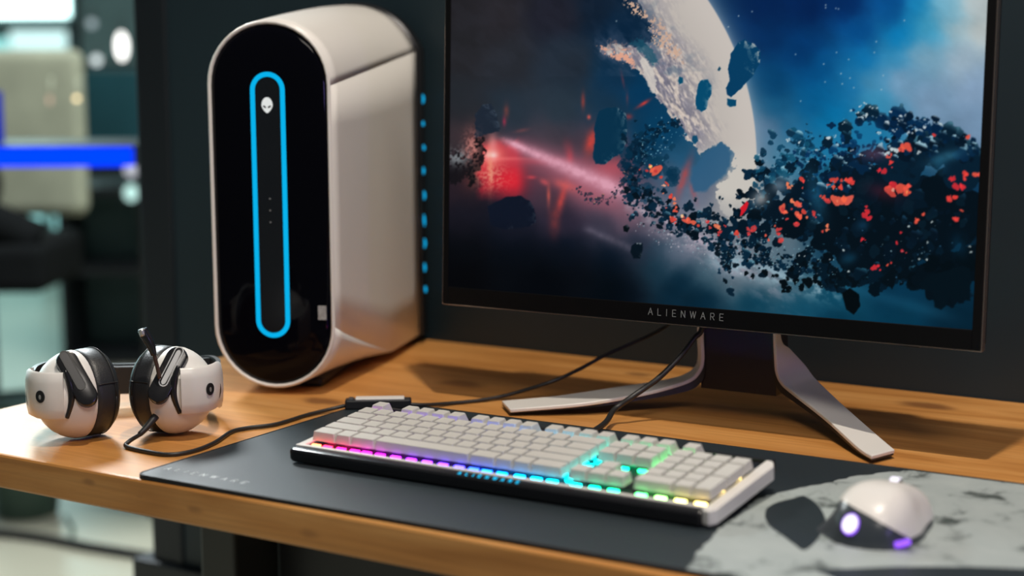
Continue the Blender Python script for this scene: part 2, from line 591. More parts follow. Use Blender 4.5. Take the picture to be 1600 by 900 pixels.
def cap_mesh(wu, hv, tall=False):
    key = (round(wu, 4), round(hv, 4), tall)
    if key in _kc: return _kc[key]
    g = .0005
    x0, x1, y0, y1 = g, wu - g, g, hv - g
    ix, iy0, iy1 = (.0027, .0027, .0020) if tall else (.0013, .0015, .0010)
    h = .0092
    def ring(a, b, c, d, z, r):
        return [(x, y, z) for x, y in rrect(a, c, b, d, r, 2)]
    rings = [ring(x0, x1, y0, y1, 0, .0006), ring(x0 + ix * .9, x1 - ix * .9, y0 + iy0 * .9, y1 - iy1 * .9, h - .0006, .0009),
             ring(x0 + ix * 1.12, x1 - ix * 1.12, y0 + iy0 * 1.12, y1 - iy1 * 1.12, h - .0001, .0009),
             ring(x0 + ix * 1.8, x1 - ix * 1.8, y0 + iy0 * 1.8, y1 - iy1 * 1.8, h - .0004, .0009)]
    n = len(rings[0]); verts = [p for r in rings for p in r]; faces = []
    for i in range(3):
        for j in range(n):
            a, b = i * n + j, i * n + (j + 1) % n
            faces.append((a, b, b + n, a + n))
    faces.append(tuple(range(3 * n, 4 * n)))
    me = bpy.data.meshes.new('key')
    me.from_pydata(verts, [], faces)
    me.materials.append(M['keycap'])
    _kc[key] = me
    return me


ledme = None
def led(u, v, lx, ly):
    key = ('led', round(lx, 4), round(ly, 4))
    if key not in _kc:
        bm = bmesh.new(); addbox(bm, (-lx / 2, -ly / 2, 0), (lx / 2, ly / 2, .0022))
        me = bpy.data.meshes.new('led'); bm.to_mesh(me); bm.free(); me.materials.append(M['white'])
        _kc[key] = me
    o = bpy.data.objects.new('led', _kc[key]); C.objects.link(o); o.parent = kb
    o.location = (u, v, ZP - .0004)
    o.material_slots[0].link = 'OBJECT'; o.material_slots[0].material = led_mat(u, v)


def key(u, v, wu, hv=PV, tilt=0):
    o = bpy.data.objects.new('key', cap_mesh(wu, hv, v > VFR)); C.objects.link(o); o.parent = kb
    o.location = (u, v, ZP + .0046)
    n = max(1, int(round(wu / U)))
    for i in range(n):
        led(u + wu * (i + .5) / n, v - (.0022 if v < V0 + .001 or v > VFR else .0002), .0100 if v < V0 + .001 else .0085, .0030)


rows = [[1.5, 1, 1.5, 5.75, 1.5, 1, 1, 1.75], [2.25] + [1] * 10 + [2.75], [1.75] + [1] * 11 + [2.25], [1.5] + [1] * 12 + [1.5], [1] * 13 + [2]]
for ri, row in enumerate(rows):
    x = K0
    for w in row:
        key(x, V0 + ri * PV, w * U)
        x += w * U
    led(K0 + 15 * U + G1 * .45, V0 + (ri + .55) * PV, .003, .011)
VF = V0 + 5 * PV + .0045
x = K0
key(x, VF, U)
for blk in range(3):
    for i in range(4):
        key(K0 + (2 + blk * 4.5 + i) * U - .0008, VF, U)
NX0 = K0 + 15 * U + G1
for i in range(3):
    key(NX0 + i * U, VF, U)
    key(NX0 + i * U, V0 + 4 * PV, U)
    key(NX0 + i * U, V0 + 3 * PV, U)
    key(NX0 + i * U, V0, U)
key(NX0 + U, V0 + PV, U)
for ri in (3, 4):
    led(NX0 + 3 * U + G2 * .45, V0 + (ri + .5) * PV, .003, .011)
NP0 = NX0 + 3 * U + G2
key(NP0, V0, 2 * U); key(NP0 + 2 * U, V0, U)
for ri in range(1, 5):
    for i in range(3):
        key(NP0 + i * U, V0 + ri * PV, U)
key(NP0 + 3 * U, V0, U, 2 * PV); key(NP0 + 3 * U, V0 + 2 * PV, U, 2 * PV); key(NP0 + 3 * U, V0 + 4 * PV, U)
for ri in range(5):
    led(NP0 + 4 * U + .0008, V0 + (ri + .5) * PV, .0036, .010)
key(NP0 - .001, VF, U)
tag(tube('keyboard_cable', [(.702, .272, .0230), (.694, .310, .0210), (.684, .345, .0165), (.668, .400, .0130), (.6565, .440, .0176), (.6685, .455, .0292), (.6777, .468, .0379), (.6913, .480, .0503), (.7050, .500, .0700), (.7172, .515, .0920), (.7232, .522, .1031), (.7280, .528, .1500)], .0032, M['rubber'], n=6), 'thick black cable rising from behind the keyboard to under the monitor', 'cable')

# ------------------------------------------------------------------ desktop computer
pc = thing('desktop_computer', 'white tower computer with glossy black oval front and glowing blue ring', 'computer', (.2263, .3776, 0), .3684)
PL = .3595
hw0, hw1 = .076, .089
def prof(s):
    e = s ** .9
    return dict(hw=hw0 + (hw1 - hw0) * e, zs=.3719 + (.4112 - .3719) * s, zt=.4479 + (.4745 - .4479) * (1 - (1 - s) ** 1.5), zl=.084 - .070 * min(1, s / .62) ** .9, zb=.008 - .004 * s,
                th=math.radians(90 - 24 * s))
SN = 14
def arc(p, top, n=24, shr=0):
    out = []
    for i in range(n + 1):
        a = -p['th'] + 2 * p['th'] * i / n
        x = p['hw'] * math.sin(a) / math.sin(p['th'])
        k = (math.cos(a) - math.cos(p['th'])) / (1 - math.cos(p['th']))
        z = p['zs'] + (p['zt'] - p['zs']) * k if top else p['zl'] - (p['zl'] - p['zb']) * k
        out.append((x, z))
    return out
def shell(name, f, **k):
    rings = [[V((x, PL * i / SN, z)) for x, z in f(prof(i / SN))] for i in range(SN + 1)]
    # turned-in front lip
    n = len(rings[0])
    verts = [p for r in rings for p in r]; faces = []
    for i in range(SN):
        for j in range(n - 1):
            a = i * n + j
            faces.append((a, a + 1, a + 1 + n, a + n))
    o = pydata(name, verts, faces, M['white'], pc, True)
    md = o.modifiers.new('thick', 'SOLIDIFY'); md.thickness = .003; md.offset = -1
    return o
shell('top_cover', lambda p: arc(p, True))
shell('bottom_cover', lambda p: arc(p, False))
for sgn in (-1, 1):
    shell('side_panel', lambda p: [(sgn * p['hw'], p['zl'] + .0006 + (p['zs'] - .0012 - p['zl']) * t / 6) for t in range(7)])


def stadium(hw, zb, zt, n=20, dx=0):
    r = hw
    out = [(dx + r * math.cos(PI * i / n), zt - r + r * math.sin(PI * i / n)) for i in range(n + 1)]
    out += [(dx - r * math.cos(PI * i / n), zb + r - r * math.sin(PI * i / n)) for i in range(n + 1)]
    return out


# front rim: rounded lip between the shell and the glossy face
rim = []
for (ins, y) in ((0, .0005), (.0005, -.0018), (.0016, -.0030), (.0033, -.0030), (.0046, -.0016), (.0050, .002)):
    rim.append([V((x, y, z)) for x, z in stadium(hw0 - ins, .008 + ins, .4479 - ins)])
loft('front_rim', rim, M['white'], pc, caps=False)
face = []
for (ins, y) in ((.0048, .0015), (.0052, -.0008), (.012, -.0022), (.022, -.0034), (.036, -.0044), (.052, -.0050)):
    face.append([V((x, y, z)) for x, z in stadium(hw0 - ins, .008 + ins, .4479 - ins)])
fc = loft('front_panel', face, M['gloss'], pc, caps=False)
bm = bmesh.new(); bm.from_mesh(fc.data)
be = [e for e in bm.edges if e.is_boundary and all(abs(v.co.y + .0050) < 1e-5 for v in e.verts)]
bmesh.ops.contextual_create(bm, geom=be)
bmesh.ops.recalc_face_normals(bm, faces=bm.faces[:])
bm.to_mesh(fc.data); bm.free()
ring = []
rz0, rz1 = .0700, .3880
for (ins, y) in ((0, -.0035), (.0008, -.0062), (.0034, -.0068), (.0060, -.0062), (.0066, -.0035)):
    ring.append([V((x, y, z)) for x, z in stadium(.0218 - ins, rz0 + ins, rz1 - ins)])
loft('light_ring', ring, emat('ring_glow', s2l((8, 168, 222)), 1.15), pc, caps=False)
prism('ring_inlay', stadium(.0150, rz0 + .0068, rz1 - .0068), (0, -.0046, 0), (1, 0, 0), (0, 0, 1), .0008, pmat('inlay_black', (.008, .010, .013), .25, noise=(20, .1)), pc)
alien_head('emblem', (-.0005, -.0056, .3485), (1, 0, 0), (0, 0, 1), .0135, .0185, .0008, emat('emblem_glow', (.78, .80, .78), .95), M['black'], pc)
prism('sticker', [(-.005, -.0085), (.005, -.0085), (.005, .0085), (-.005, .0085)], (.0610, -.0032, .102), (.985, .17, 0), (0, 0, 1), .0007, pmat('sticker_grey', (.36, .37, .37), .4, noise=(300, .25)), pc)
for i, zz in enumerate((.238, .224, .210)):
    box('indicator_dot', (-.001, -.0057, zz - .0008), (.001, -.0049, zz + .0008), pmat('dot_grey', (.25, .26, .27), .4, noise=(90, .1)), pc)
# black rear frame following the shell's end profile
p1 = prof(1.0)
def endprof(k):
    q = dict(p1); q['hw'] -= k; q['zs'] -= k * .3; q['zl'] += k * .3; q['zt'] -= k; q['zb'] += max(k, 0)
    return [(x, z) for x, z in arc(q, True)] + [(x, z) for x, z in reversed(arc(q, False))]
rr = []
for (k, y) in ((.004, PL - .004), (.0035, PL + .003), (-.0035, PL + .006), (-.0045, PL + .014), (-.0045, PL + .034), (-.001, PL + .039)):
    rr.append([V((x, y, z)) for x, z in endprof(k)])
autosmooth(loft('rear_frame', rr, M['blackg'], pc), 40)
for i, zz in enumerate((.345, .311, .277, .245, .210, .175, .142, .108, .076)):
    hh = (.011, .006, .006, .009, .011, .015, .012, .011, .008)[i]
    tube('vent_light', [(hw1 + .0032, PL + .019, zz + hh * .62), (hw1 + .0036, PL + .023 - .004 * (i % 2), zz), (hw1 + .0032, PL + .019 + .002 * (i % 3), zz - hh * .62)], lambda t: .0012 + .0020 * math.sin(PI * t) ** .6, emat('vent_glow', s2l((10, 160, 215)), 1.3) if i == 0 else bpy.data.materials['vent_glow'], pc, n=4, seg=8)
box('foot', (-.042, .05, .0002), (.042, PL + .01, .012), M['black'], pc, .004)

# ------------------------------------------------------------------ monitor
MW_, MH_, MT_ = .634, .378, .0358
mon = thing('monitor', 'wide black monitor showing a space scene on splayed white stand legs', 'monitor', (.4147, .46, .1149), .0161)


RX = Matrix.Rotation(-MT_, 4, 'X')


def tilted(o):
    o.data.transform(RX)
    return o


tilted(box('rear_cover', (.0015, .008, .0015), (MW_ - .0015, .030, MH_ - .0015), M['black'], mon, .004))
tilted(box('rear_bulge', (.10, .029, .03), (MW_ - .10, .058, MH_ - .05), M['white'], mon, .012, 3))
fr_m = pmat('bezel_black', (.002, .002, .0025), .5, spec=.2, noise=(40, .05))
AX0, AX1, AZ0, AZ1 = .0075, MW_ - .009, .0205, MH_ - .008
tilted(box('bezel', (0, 0, 0), (AX0, .009, MH_), fr_m, mon, .0006))
tilted(box('bezel', (AX1, 0, 0), (MW_, .009, MH_), fr_m, mon, .0006))
tilted(box('bezel', (AX0, 0, 0), (AX1, .009, AZ0), fr_m, mon, .0006))
tilted(box('bezel', (AX0, 0, AZ1), (AX1, .009, MH_), fr_m, mon, .0006))
edge_m = pmat('frame_edge_metal', (.50, .40, .33), .22, metal=.9, noise=(30, .05))
tilted(box('frame_edge', (0, .0015, -.0012), (MW_, .012, .0002), edge_m, mon, .0004))
tilted(box('frame_edge', (MW_ - .0002, .0015, -.0012), (MW_ + .0012, .012, MH_), edge_m, mon, .0004))
tilted(box('frame_edge', (-.0012, .0015, -.0012), (.0002, .012, MH_), edge_m, mon, .0004))
tilted(box('power_button', (.556, .004, -.0028), (.572, .010, -.0010), M['black'], mon, .0004))
tilted(lettering('bezel_lettering', 'ALIENWARE', .0890, .0072, .0006, (.2705, -.0002, .0082), (1, 0, 0), (0, 0, 1), pmat('bezel_lettering_grey', (.30, .32, .32), .4, noise=(80, .1)), mon))


# ---- the picture shown on the screen, composed as layers of shapes and noise
def make_picture():
    rs = np.random.RandomState(11)
    OX, OY, CW, CH = 690, -60, 870, 585
    X, Y = np.meshgrid(np.arange(CW) + OX, np.arange(CH) + OY)
    X = X.astype(np.float32); Y = Y.astype(np.float32)

    def vnoise(x, y, seed):
        r = np.random.RandomState(seed).rand(128, 128).astype(np.float32)
        xi, yi = np.floor(x).astype(int), np.floor(y).astype(int)
        fx, fy = x - xi, y - yi
        fx, fy = fx * fx * (3 - 2 * fx), fy * fy * (3 - 2 * fy)
        a, b = r[yi % 128, xi % 128], r[yi % 128, (xi + 1) % 128]
        c, d = r[(yi + 1) % 128, xi % 128], r[(yi + 1) % 128, (xi + 1) % 128]
        return a + (b - a) * fx + (c - a) * fy + (a - b - c + d) * fx * fy

    def fbm(sx, sy, seed, octv=5, ang=0.0, x=None, y=None):
        x = X if x is None else x; y = Y if y is None else y
        c, s = math.cos(ang), math.sin(ang)
        u, v = (c * x + s * y) / sx, (-s * x + c * y) / sy
        t, a, n = 0, .5, 0
        for o in range(octv):
            if o and min(sx, sy) / 2 ** o < 1.1: break
            t = t + a * vnoise(u * 2 ** o + 7.3 * o, v * 2 ** o + 3.1 * o, seed + o); n += a; a *= .55
        return t / n

    def sm(a, b, v):
        t = np.clip((v - a) / (b - a), 0, 1)
        return t * t * (3 - 2 * t)

    # base colours by soft interpolation between sampled tones
    pts = [(705, 0, 34, 33, 37), (780, 30, 40, 38, 43), (870, 20, 30, 31, 42), (930, 20, 14, 30, 48), (960, 50, 6, 36, 62), (720, 90, 36, 36, 40), (800, 100, 40, 43, 50), (890, 100, 34, 44, 56),
           (950, 120, 12, 48, 76), (1000, 140, 3, 56, 92), (720, 160, 36, 40, 46), (800, 170, 38, 50, 62), (880, 170, 40, 54, 66), (940, 170, 22, 54, 78), (1030, 200, 3, 62, 98), (730, 220, 52, 46, 50),
           (860, 220, 62, 58, 68), (920, 225, 72, 60, 72), (900, 265, 96, 64, 78), (960, 265, 110, 66, 80), (1010, 220, 4, 56, 88), (1070, 240, 30, 84, 118), (1060, 280, 72, 96, 122), (1090, 300, 110, 118, 138),
           (720, 300, 40, 30, 38), (860, 300, 66, 50, 64), (920, 310, 92, 66, 82), (980, 330, 105, 82, 98), (1030, 345, 110, 102, 118), (720, 350, 22, 22, 32), (800, 350, 22, 26, 40), (880, 350, 40, 36, 52),
           (940, 350, 58, 56, 72), (1000, 380, 40, 48, 66), (720, 400, 8, 14, 24), (800, 400, 8, 18, 32), (880, 400, 10, 22, 38), (950, 410, 6, 24, 42), (1030, 410, 26, 62, 82), (1070, 390, 92, 104, 122),
           (720, 440, 4, 8, 14), (850, 440, 4, 12, 24), (960, 450, 2, 16, 30), (1060, 440, 2, 38, 58), (1120, 425, 66, 96, 112), (1100, 470, 1, 34, 52), (1190, 432, 96, 118, 130), (1150, 420, 100, 116, 128), (1250, 445, 60, 100, 118), (1180, 470, 4, 56, 78),
           (1250, 470, 6, 70, 96), (1300, 470, 14, 76, 102), (1300, 500, 1, 48, 70), (1400, 490, 3, 54, 78), (1400, 450, 4, 50, 76), (1500, 500, 2, 34, 52), (1500, 440, 4, 44, 66), (1530, 380, 6, 46, 68), (1450, 400, 4, 40, 62),
           (1200, 10, 2, 34, 80), (1260, 10, 1, 34, 84), (1320, 10, 1, 42, 98), (1390, 5, 2, 74, 138), (1440, 10, 16, 130, 186), (1480, 10, 120, 178, 200), (1525, 5, 190, 198, 198), (1190, 60, 2, 44, 92),
           (1260, 70, 1, 52, 104), (1340, 60, 1, 74, 138), (1410, 50, 2, 124, 186), (1450, 45, 60, 158, 196), (1490, 50, 165, 190, 198), (1525, 50, 188, 194, 192), (1200, 120, 1, 66, 112), (1280, 110, 1, 78, 134), (1350, 100, 6, 112, 172),
           (1400, 95, 50, 140, 186), (1440, 90, 130, 170, 192), (1500, 100, 158, 180, 196), (1210, 170, 16, 86, 128), (1280, 150, 2, 94, 148), (1330, 140, 20, 110, 164), (1360, 130, 76, 142, 178), (1410, 130, 124, 160, 190), (1520, 140, 134, 162, 192),
           (1200, 210, 84, 118, 150), (1240, 195, 38, 106, 146), (1300, 180, 2, 110, 162), (1370, 165, 54, 140, 178), (1450, 170, 122, 154, 184), (1520, 190, 118, 148, 178), (1230, 240, 70, 128, 158), (1300, 230, 28, 116, 158), (1360, 220, 24, 118, 162),
           (1500, 230, 96, 130, 160), (1210, 300, 118, 138, 152), (1280, 290, 26, 92, 124), (1400, 300, 10, 60, 90), (1500, 300, 8, 50, 80), (1130, 340, 150, 150, 154), (1160, 390, 112, 122, 134), (1230, 380, 90, 112, 126), (1300, 380, 20, 62, 86), (1150, 300, 170, 166, 162)]
    P = np.array(pts, np.float32)
    sh = (fbm(70, 70, 3) - .5) * 36, (fbm(70, 70, 9) - .5) * 36
    num = np.zeros((CH, CW, 3), np.float32); den = np.zeros((CH, CW), np.float32)
    for q in P:
        d2 = (X + sh[0] - q[0]) ** 2 + (Y + sh[1] - q[1]) ** 2
        w = 1 / (d2 + 700) ** 2.2
        num += w[..., None] * q[2:]; den += w
    img = num / den[..., None]
    img *= (1 + .16 * (fbm(40, 26, 21, 6, .5) - .5))[..., None]

    def over(mask, col, w=None):
        reg = img if w is None else img[w]
        mask = np.clip(mask, 0, 1)[..., None]
        reg[:] = reg * (1 - mask) + np.array(col, np.float32) * mask

    def win(x0, y0, x1, y1):
        return (slice(max(int(y0) - OY, 0), max(min(int(y1) - OY, CH), 1)), slice(max(int(x0) - OX, 0), max(min(int(x1) - OX, CW), 1)))

    def glow(cx, cy, sx, sy, ang, k, col, tex=None):
        r = 3.2 * max(sx, sy) + 2
        w = win(cx - r, cy - r, cx + r + 1, cy + r + 1)
        c, s = math.cos(ang), math.sin(ang)
        u, v = c * (X[w] - cx) + s * (Y[w] - cy), -s * (X[w] - cx) + c * (Y[w] - cy)
        g = np.exp(-.5 * ((u / sx) ** 2 + (v / sy) ** 2)) * k
        over(g if tex is None else g * tex[w], col, w)

    def seg(x0, y0, x1, y1):
        dx, dy = x1 - x0, y1 - y0
        L = math.hypot(dx, dy)
        t = ((X - x0) * dx + (Y - y0) * dy) / L ** 2
        n = np.abs((X - x0) * dy - (Y - y0) * dx) / L
        return t, n

    nf = fbm(9, 9, 31, 4); nm = fbm(26, 26, 41, 5)
    # red glow
    edge_l = sm(738, 752, X + (nm - .5) * 30)
    red = np.exp(-(np.clip(np.abs(X - 778) - 26, 0, None) / 12) ** 2) * sm(212, 235, Y + (nf - .5) * 16) * (1 - sm(285, 318, Y + (nm - .5) * 20)) * edge_l
    over(red * (.55 + .5 * nm), (222, 48, 62))
    glow(798, 278, 18, 20, 0, .75, (228, 32, 48)); glow(860, 262, 75, 20, .35, .42, (178, 82, 98)); glow(840, 252, 40, 4, 0, .35, (225, 70, 85))
    glow(955, 262, 30, 18, -.5, .85, (176, 76, 88), sm(240, 262, Y)); glow(925, 305, 38, 12, .4, .5, (190, 104, 118))
    nfk = .6 + .7 * nf
    for (cx, cy, sx, sy, a, k, col) in ((791, 174, 3, 8, 0, .5, (150, 70, 62)), (788, 190, 2, 5, 0, .6, (200, 50, 80)), (911, 158, 2.2, 9, 0, .6, (175, 66, 58)), (920, 183, 2, 2.5, 0, .9, (225, 90, 80)), (815, 204, 8, 2, -.2, .4, (160, 80, 80)),
                                  (890, 245, 4, 10, 0, .6, (205, 62, 72)), (886, 228, 5, 8, 0, .3, (150, 60, 70)), (924, 222, 6, 14, .3, .9, (215, 70, 62)), (1005, 162, 8, 2, -.55, .9, (205, 62, 58)), (982, 182, 4, 3, 0, .7, (180, 60, 60)), (973, 125, 1.5, 9, -.2, .5, (140, 60, 70)),
                                  (980, 152, 1.5, 8, 0, .4, (130, 60, 70)), (877, 312, 4, 18, .25, .8, (200, 70, 68)), (857, 305, 2, 12, 0, .7, (205, 90, 80)), (866, 345, 6, 18, 0, .45, (150, 60, 58)), (885, 290, 14, 5, .3, .8, (215, 90, 88)),
                                  (850, 284, 5, 3, .6, .8, (215, 85, 90)), (830, 277, 5, 2, 0, .7, (220, 70, 80)), (1068, 278, 4.5, 22, .35, .75, (190, 74, 72)), (1083, 300, 3, 12, -.3, .5, (180, 76, 80)), (735, 275, 10, 14, 0, .4, (150, 70, 62)), (738, 225, 8, 18, 0, .45, (150, 84, 76))):
        glow(cx, cy, sx, sy, a, k, col, nfk)
    glow(768, 243, 15, 13, 0, .9, (250, 120, 110)); glow(768, 243, 6, 5, 0, 1, (255, 240, 235)); glow(766, 262, 3, 22, 0, .7, (240, 150, 120)); glow(770, 225, 5, 12, 0, .6, (240, 150, 150)); glow(778, 248, 34, 2, 0, .5, (250, 120, 120))
    # light beam and the dust it turns into
    t, n = seg(775, 213, 966, 297)
    w = 5 + 8 * np.clip(t, 0, 1)
    over(np.exp(-(n / w) ** 2) * sm(-.02, .2, t) * (1 - sm(.95, 1.12, t)) * (.6 + .7 * nf), (240, 186, 204))
    over(np.exp(-(n / (w * 2.4)) ** 2) * sm(-.02, .3, t) * (1 - sm(.9, 1.3, t)) * .38, (196, 118, 140))
    t, n = seg(955, 292, 1180, 430)
    dust = np.exp(-(n / (14 + 12 * np.clip(t, 0, 1))) ** 2) * sm(0, .15, t) * (1 - sm(.7, 1.5, t))
    over(dust * (.25 + .8 * sm(.35, .75, fbm(16, 9, 51, 5, .55))), (176, 164, 178))
    t, n = seg(1090, 395, 1330, 465)
    over(np.exp(-(n / 15) ** 2) * sm(0, .2, t) * (1 - sm(.75, 1.05, t)) * sm(.36, .66, fbm(14, 9, 55, 5, .4)) * .95, (146, 176, 190))
    t, n = seg(905, 352, 1000, 395)
    over(np.exp(-(n / 6) ** 2) * sm(0, .2, t) * (1 - sm(.8, 1.1, t)) * .4 * (.5 + nf), (120, 112, 130))
    t, n = seg(1300, 440, 1500, 500)
    over(np.exp(-(n / 10) ** 2) * sm(0, .2, t) * (1 - sm(.7, 1.1, t)) * .3, (30, 100, 132))

    wn_ = {}
    def wob_n(sc):
        if sc not in wn_:
            wn_[sc] = (fbm(sc, sc, 70 + int(sc), 3) - .5, fbm(sc, sc, 90 + int(sc), 3) - .5)
        return wn_[sc]

    def poly(pl, wob=0., seed=0, soft=1.2, sc=6, pad=6):
        xs, ys = [p[0] for p in pl], [p[1] for p in pl]
        w = win(min(xs) - pad - wob, min(ys) - pad - wob, max(xs) + pad + wob, max(ys) + pad + wob)
        x, y = X[w], Y[w]
        if wob:
            n0, n1 = wob_n(sc)
            x = x + n0[w] * wob * 3; y = y + n1[w] * wob * 3
        inside = np.zeros(x.shape, bool); dist = np.full(x.shape, 1e9, np.float32)
        n = len(pl)
        for i in range(n):
            (xa, ya), (xb, yb) = pl[i], pl[(i + 1) % n]
            cond = ((ya > y) != (yb > y))
            inside ^= cond & (x < (xb - xa) * (y - ya) / (yb - ya + 1e-9) + xa)
            L2 = (xb - xa) ** 2 + (yb - ya) ** 2 + 1e-9
            t = np.clip(((x - xa) * (xb - xa) + (y - ya) * (yb - ya)) / L2, 0, 1)
            dist = np.minimum(dist, np.hypot(x - xa - t * (xb - xa), y - ya - t * (yb - ya)))
        sd = np.where(inside, dist, -dist)
        return np.clip(sd / soft + .5, 0, 1), sd, w

    def pover(pl, wob, soft, sc, k, col, tex=None):
        m, sd, w = poly(pl, wob, 0, soft, sc)
        over(m * k * (1 if tex is None else tex[w]), col, w)

    # planet: limb as a circle, ragged broken side
    limb = [(1106, 0), (1130, 39), (1145, 72), (1164.5, 129), (1178, 180), (1181.6, 237)]
    A = np.array([[2 * a, 2 * b, 1] for a, b in limb]); bb = np.array([a * a + b * b for a, b in limb])
    c0 = np.linalg.lstsq(A, bb, rcond=None)[0]; R0 = math.sqrt(c0[2] + c0[0] ** 2 + c0[1] ** 2)
    dl = np.hypot(X - c0[0], Y - c0[1]) - R0
    halo = np.exp(-np.clip(dl, 0, None) / 13) * (X > 1050) * (Y < 275)
    over(halo * .62 * (dl > -2), (150, 168, 184))
    disc = np.clip(.5 - dl / 2.2, 0, 1)
    brk = [(1200, -70), (960, -70), (985, -20), (1000, 6), (1012, 30), (1022, 62), (1010, 70), (992, 74), (975, 70), (958, 66), (940, 74), (942, 84), (958, 88), (975, 95), (998, 111), (1008, 128), (1019, 144), (1040, 168), (1061, 195), (1079, 223), (1086, 228), (1095, 244), (1108, 232), (1120, 223), (1134, 224), (1146, 240), (1146, 262), (1136, 280), (1122, 288), (1118, 300), (1128, 330), (1150, 352), (1172, 330), (1178, 300), (1230, 280)]
    pm0, sd0, w0 = poly(brk, 5, 1, 1.6, 8)
    pm = np.zeros((CH, CW), np.float32); pm[w0] = pm0
    sd = np.full((CH, CW), -40, np.float32); sd[w0] = sd0
    # misty dust around the broken side
    mist = np.exp(-np.clip(-sd, 0, None) / 16) * (X < 1075) * (Y < 120) * disc * sm(.34, .62, fbm(30, 16, 87, 5, .7))
    over(mist * .55, (92, 100, 124))
    pl = pm * disc
    tex = fbm(26, 7, 91, 6, 1.05); tex2 = fbm(60, 40, 95, 5); fine = fbm(7, 2.5, 97, 4, 1.05); grit = fbm(3, 3, 99, 3)
    inner = sm(35, 118, -dl + (tex2 - .5) * 50 + (Y < 0) * 0)
    base = np.array((204, 196, 189), np.float32)[None, None] * (1 - .05 * sm(0, 60, -dl))[..., None]
    crust = np.array((120, 118, 136), np.float32) + (np.array((206, 192, 182), np.float32) - np.array((120, 118, 136), np.float32)) * sm(.38, .66, tex * .6 + fine * .4)[..., None]
    pcol = base * (1 - inner[..., None] * .9) + crust * inner[..., None] * .9
    pcol *= (1 + .22 * inner * (fine - .5) + .10 * inner * (grit - .5))[..., None]
    low = sm(215, 262, Y)[..., None]
    pcol = pcol * (1 - low) + np.array((204, 199, 191), np.float32) * low
    fade = 1 - .6 * sm(295, 348, Y + (nm - .5) * 40)
    # the top left of the planet dissolves into haze
    fade = fade * (1 - .55 * sm(60, 110, -dl) * sm(60, 10, Y + (X - 1030) * .5))
    m_ = (pl * fade)[..., None]
    img[:] = img * (1 - m_) + pcol * m_
    over(pl * sm(.52, .70, fbm(30, 22, 101, 4)) * inner * .7 * (Y < 140), (84, 106, 128))
    pover([(985, 62), (1004, 60), (1020, 78), (1028, 104), (1014, 96), (1000, 84)], 5, 3, 6, .7, (24, 82, 104))
    pover([(1000, 90), (1012, 96), (1024, 122), (1026, 146), (1016, 140), (1006, 118)], 3, 2, 6, .85, (210, 203, 196))
    spots = sm(.46, .58, grit); spots2 = sm(.44, .54, fbm(4, 4, 113, 3))
    for (pl_, k) in (([(976, 0), (990, 2), (1004, 16), (1018, 26), (1008, 32), (990, 22), (978, 14)], 1.), ([(1004, 22), (1022, 26), (1040, 40), (1052, 62), (1064, 84), (1050, 84), (1034, 72), (1022, 74), (1018, 50)], .9), ([(1030, 60), (1060, 76), (1072, 100), (1056, 98), (1040, 84)], .6)):
        pover(pl_, 6, 3, 6, k, (208, 172, 150), spots)
    pover([(934, 72), (950, 76), (968, 82), (980, 74), (994, 106), (976, 98), (958, 92), (942, 86)], 5, 3, 6, 1, (226, 166, 142), spots2)
    pover([(946, 60), (974, 64), (990, 78), (970, 80), (950, 72)], 6, 4, 6, .5, (150, 120, 116), spots)
    pover([(1096, 246), (1110, 232), (1122, 224), (1134, 226), (1141, 238), (1141, 256), (1136, 272), (1124, 282), (1112, 290), (1100, 300), (1085, 300), (1078, 282), (1082, 262)], 2, 5, 8, .88, (46, 94, 130))

    hn = sm(.45, .56, fbm(6, 6, 200, 3))
    def rock(pl_, col, wob=2., seed=0, hi=None, hd=(.6, -.8), hw=7., hk=.8):
        m, sd_, w = poly(pl_, wob * .45, seed, 1.3, 6)
        over(m, col, w)
        if hi is not None:
            gy, gx = np.gradient(sd_)
            lit = sm(.2, .8, -(gx * hd[0] + gy * hd[1])) * np.exp(-np.clip(sd_, 0, None) / hw) * m
            over(lit * hk * hn[w], hi, w)
    rock([(1154, 66), (1163, 62), (1180, 70), (1189, 82), (1187, 98), (1177, 118), (1163, 132), (1152, 144), (1142, 152), (1136, 148), (1134, 138), (1140, 126), (1137, 108), (1142, 84)], (4, 62, 100), 2, 1, (196, 196, 192), (.75, -.65), 8, .9)
    rock([(1136, 154), (1150, 156), (1150, 165), (1140, 167), (1136, 164)], (4, 72, 108), 1.5, 2)
    rock([(1094, 126), (1106, 124), (1112, 134), (1112, 146), (1106, 158), (1104, 170), (1096, 175), (1088, 170), (1087, 152), (1090, 136)], (4, 76, 112), 2, 3, (200, 204, 204), (.8, -.5), 3, .6)
    rock([(1061, 120), (1067, 121), (1067, 129), (1062, 132), (1059, 127)], (8, 80, 112), 1, 4)
    rock([(1082, 212), (1089, 212), (1091, 220), (1085, 226), (1081, 220)], (16, 76, 110), 1, 5)
    rock([(1124, 104), (1127, 107), (1124, 111), (1121, 109)], (20, 70, 96), 1, 6)
    rock([(936, 174), (950, 168), (966, 168), (978, 178), (980, 200), (977, 224), (972, 240), (958, 246), (944, 258), (930, 256), (926, 246), (929, 222), (928, 200)], (6, 50, 76), 2, 7, (120, 140, 150), (.9, -.2), 5, .8)
    rock([(762, 322), (778, 314), (792, 307), (814, 306), (828, 314), (834, 326), (838, 346), (826, 354), (790, 358), (766, 352)], (14, 22, 38), 2, 8, (84, 92, 104), (.9, .3), 4, .4)
    rock([(974, 354), (980, 351), (984, 356), (980, 363), (974, 361)], (5, 14, 20), 1, 10, (90, 100, 110), (.6, -.8), 3, .8)
    rock([(986, 385), (992, 380), (1004, 380), (1004, 390), (1000, 404), (990, 404), (985, 394)], (6, 22, 34), 1, 11, (160, 170, 176), (.6, -.8), 3, 1)
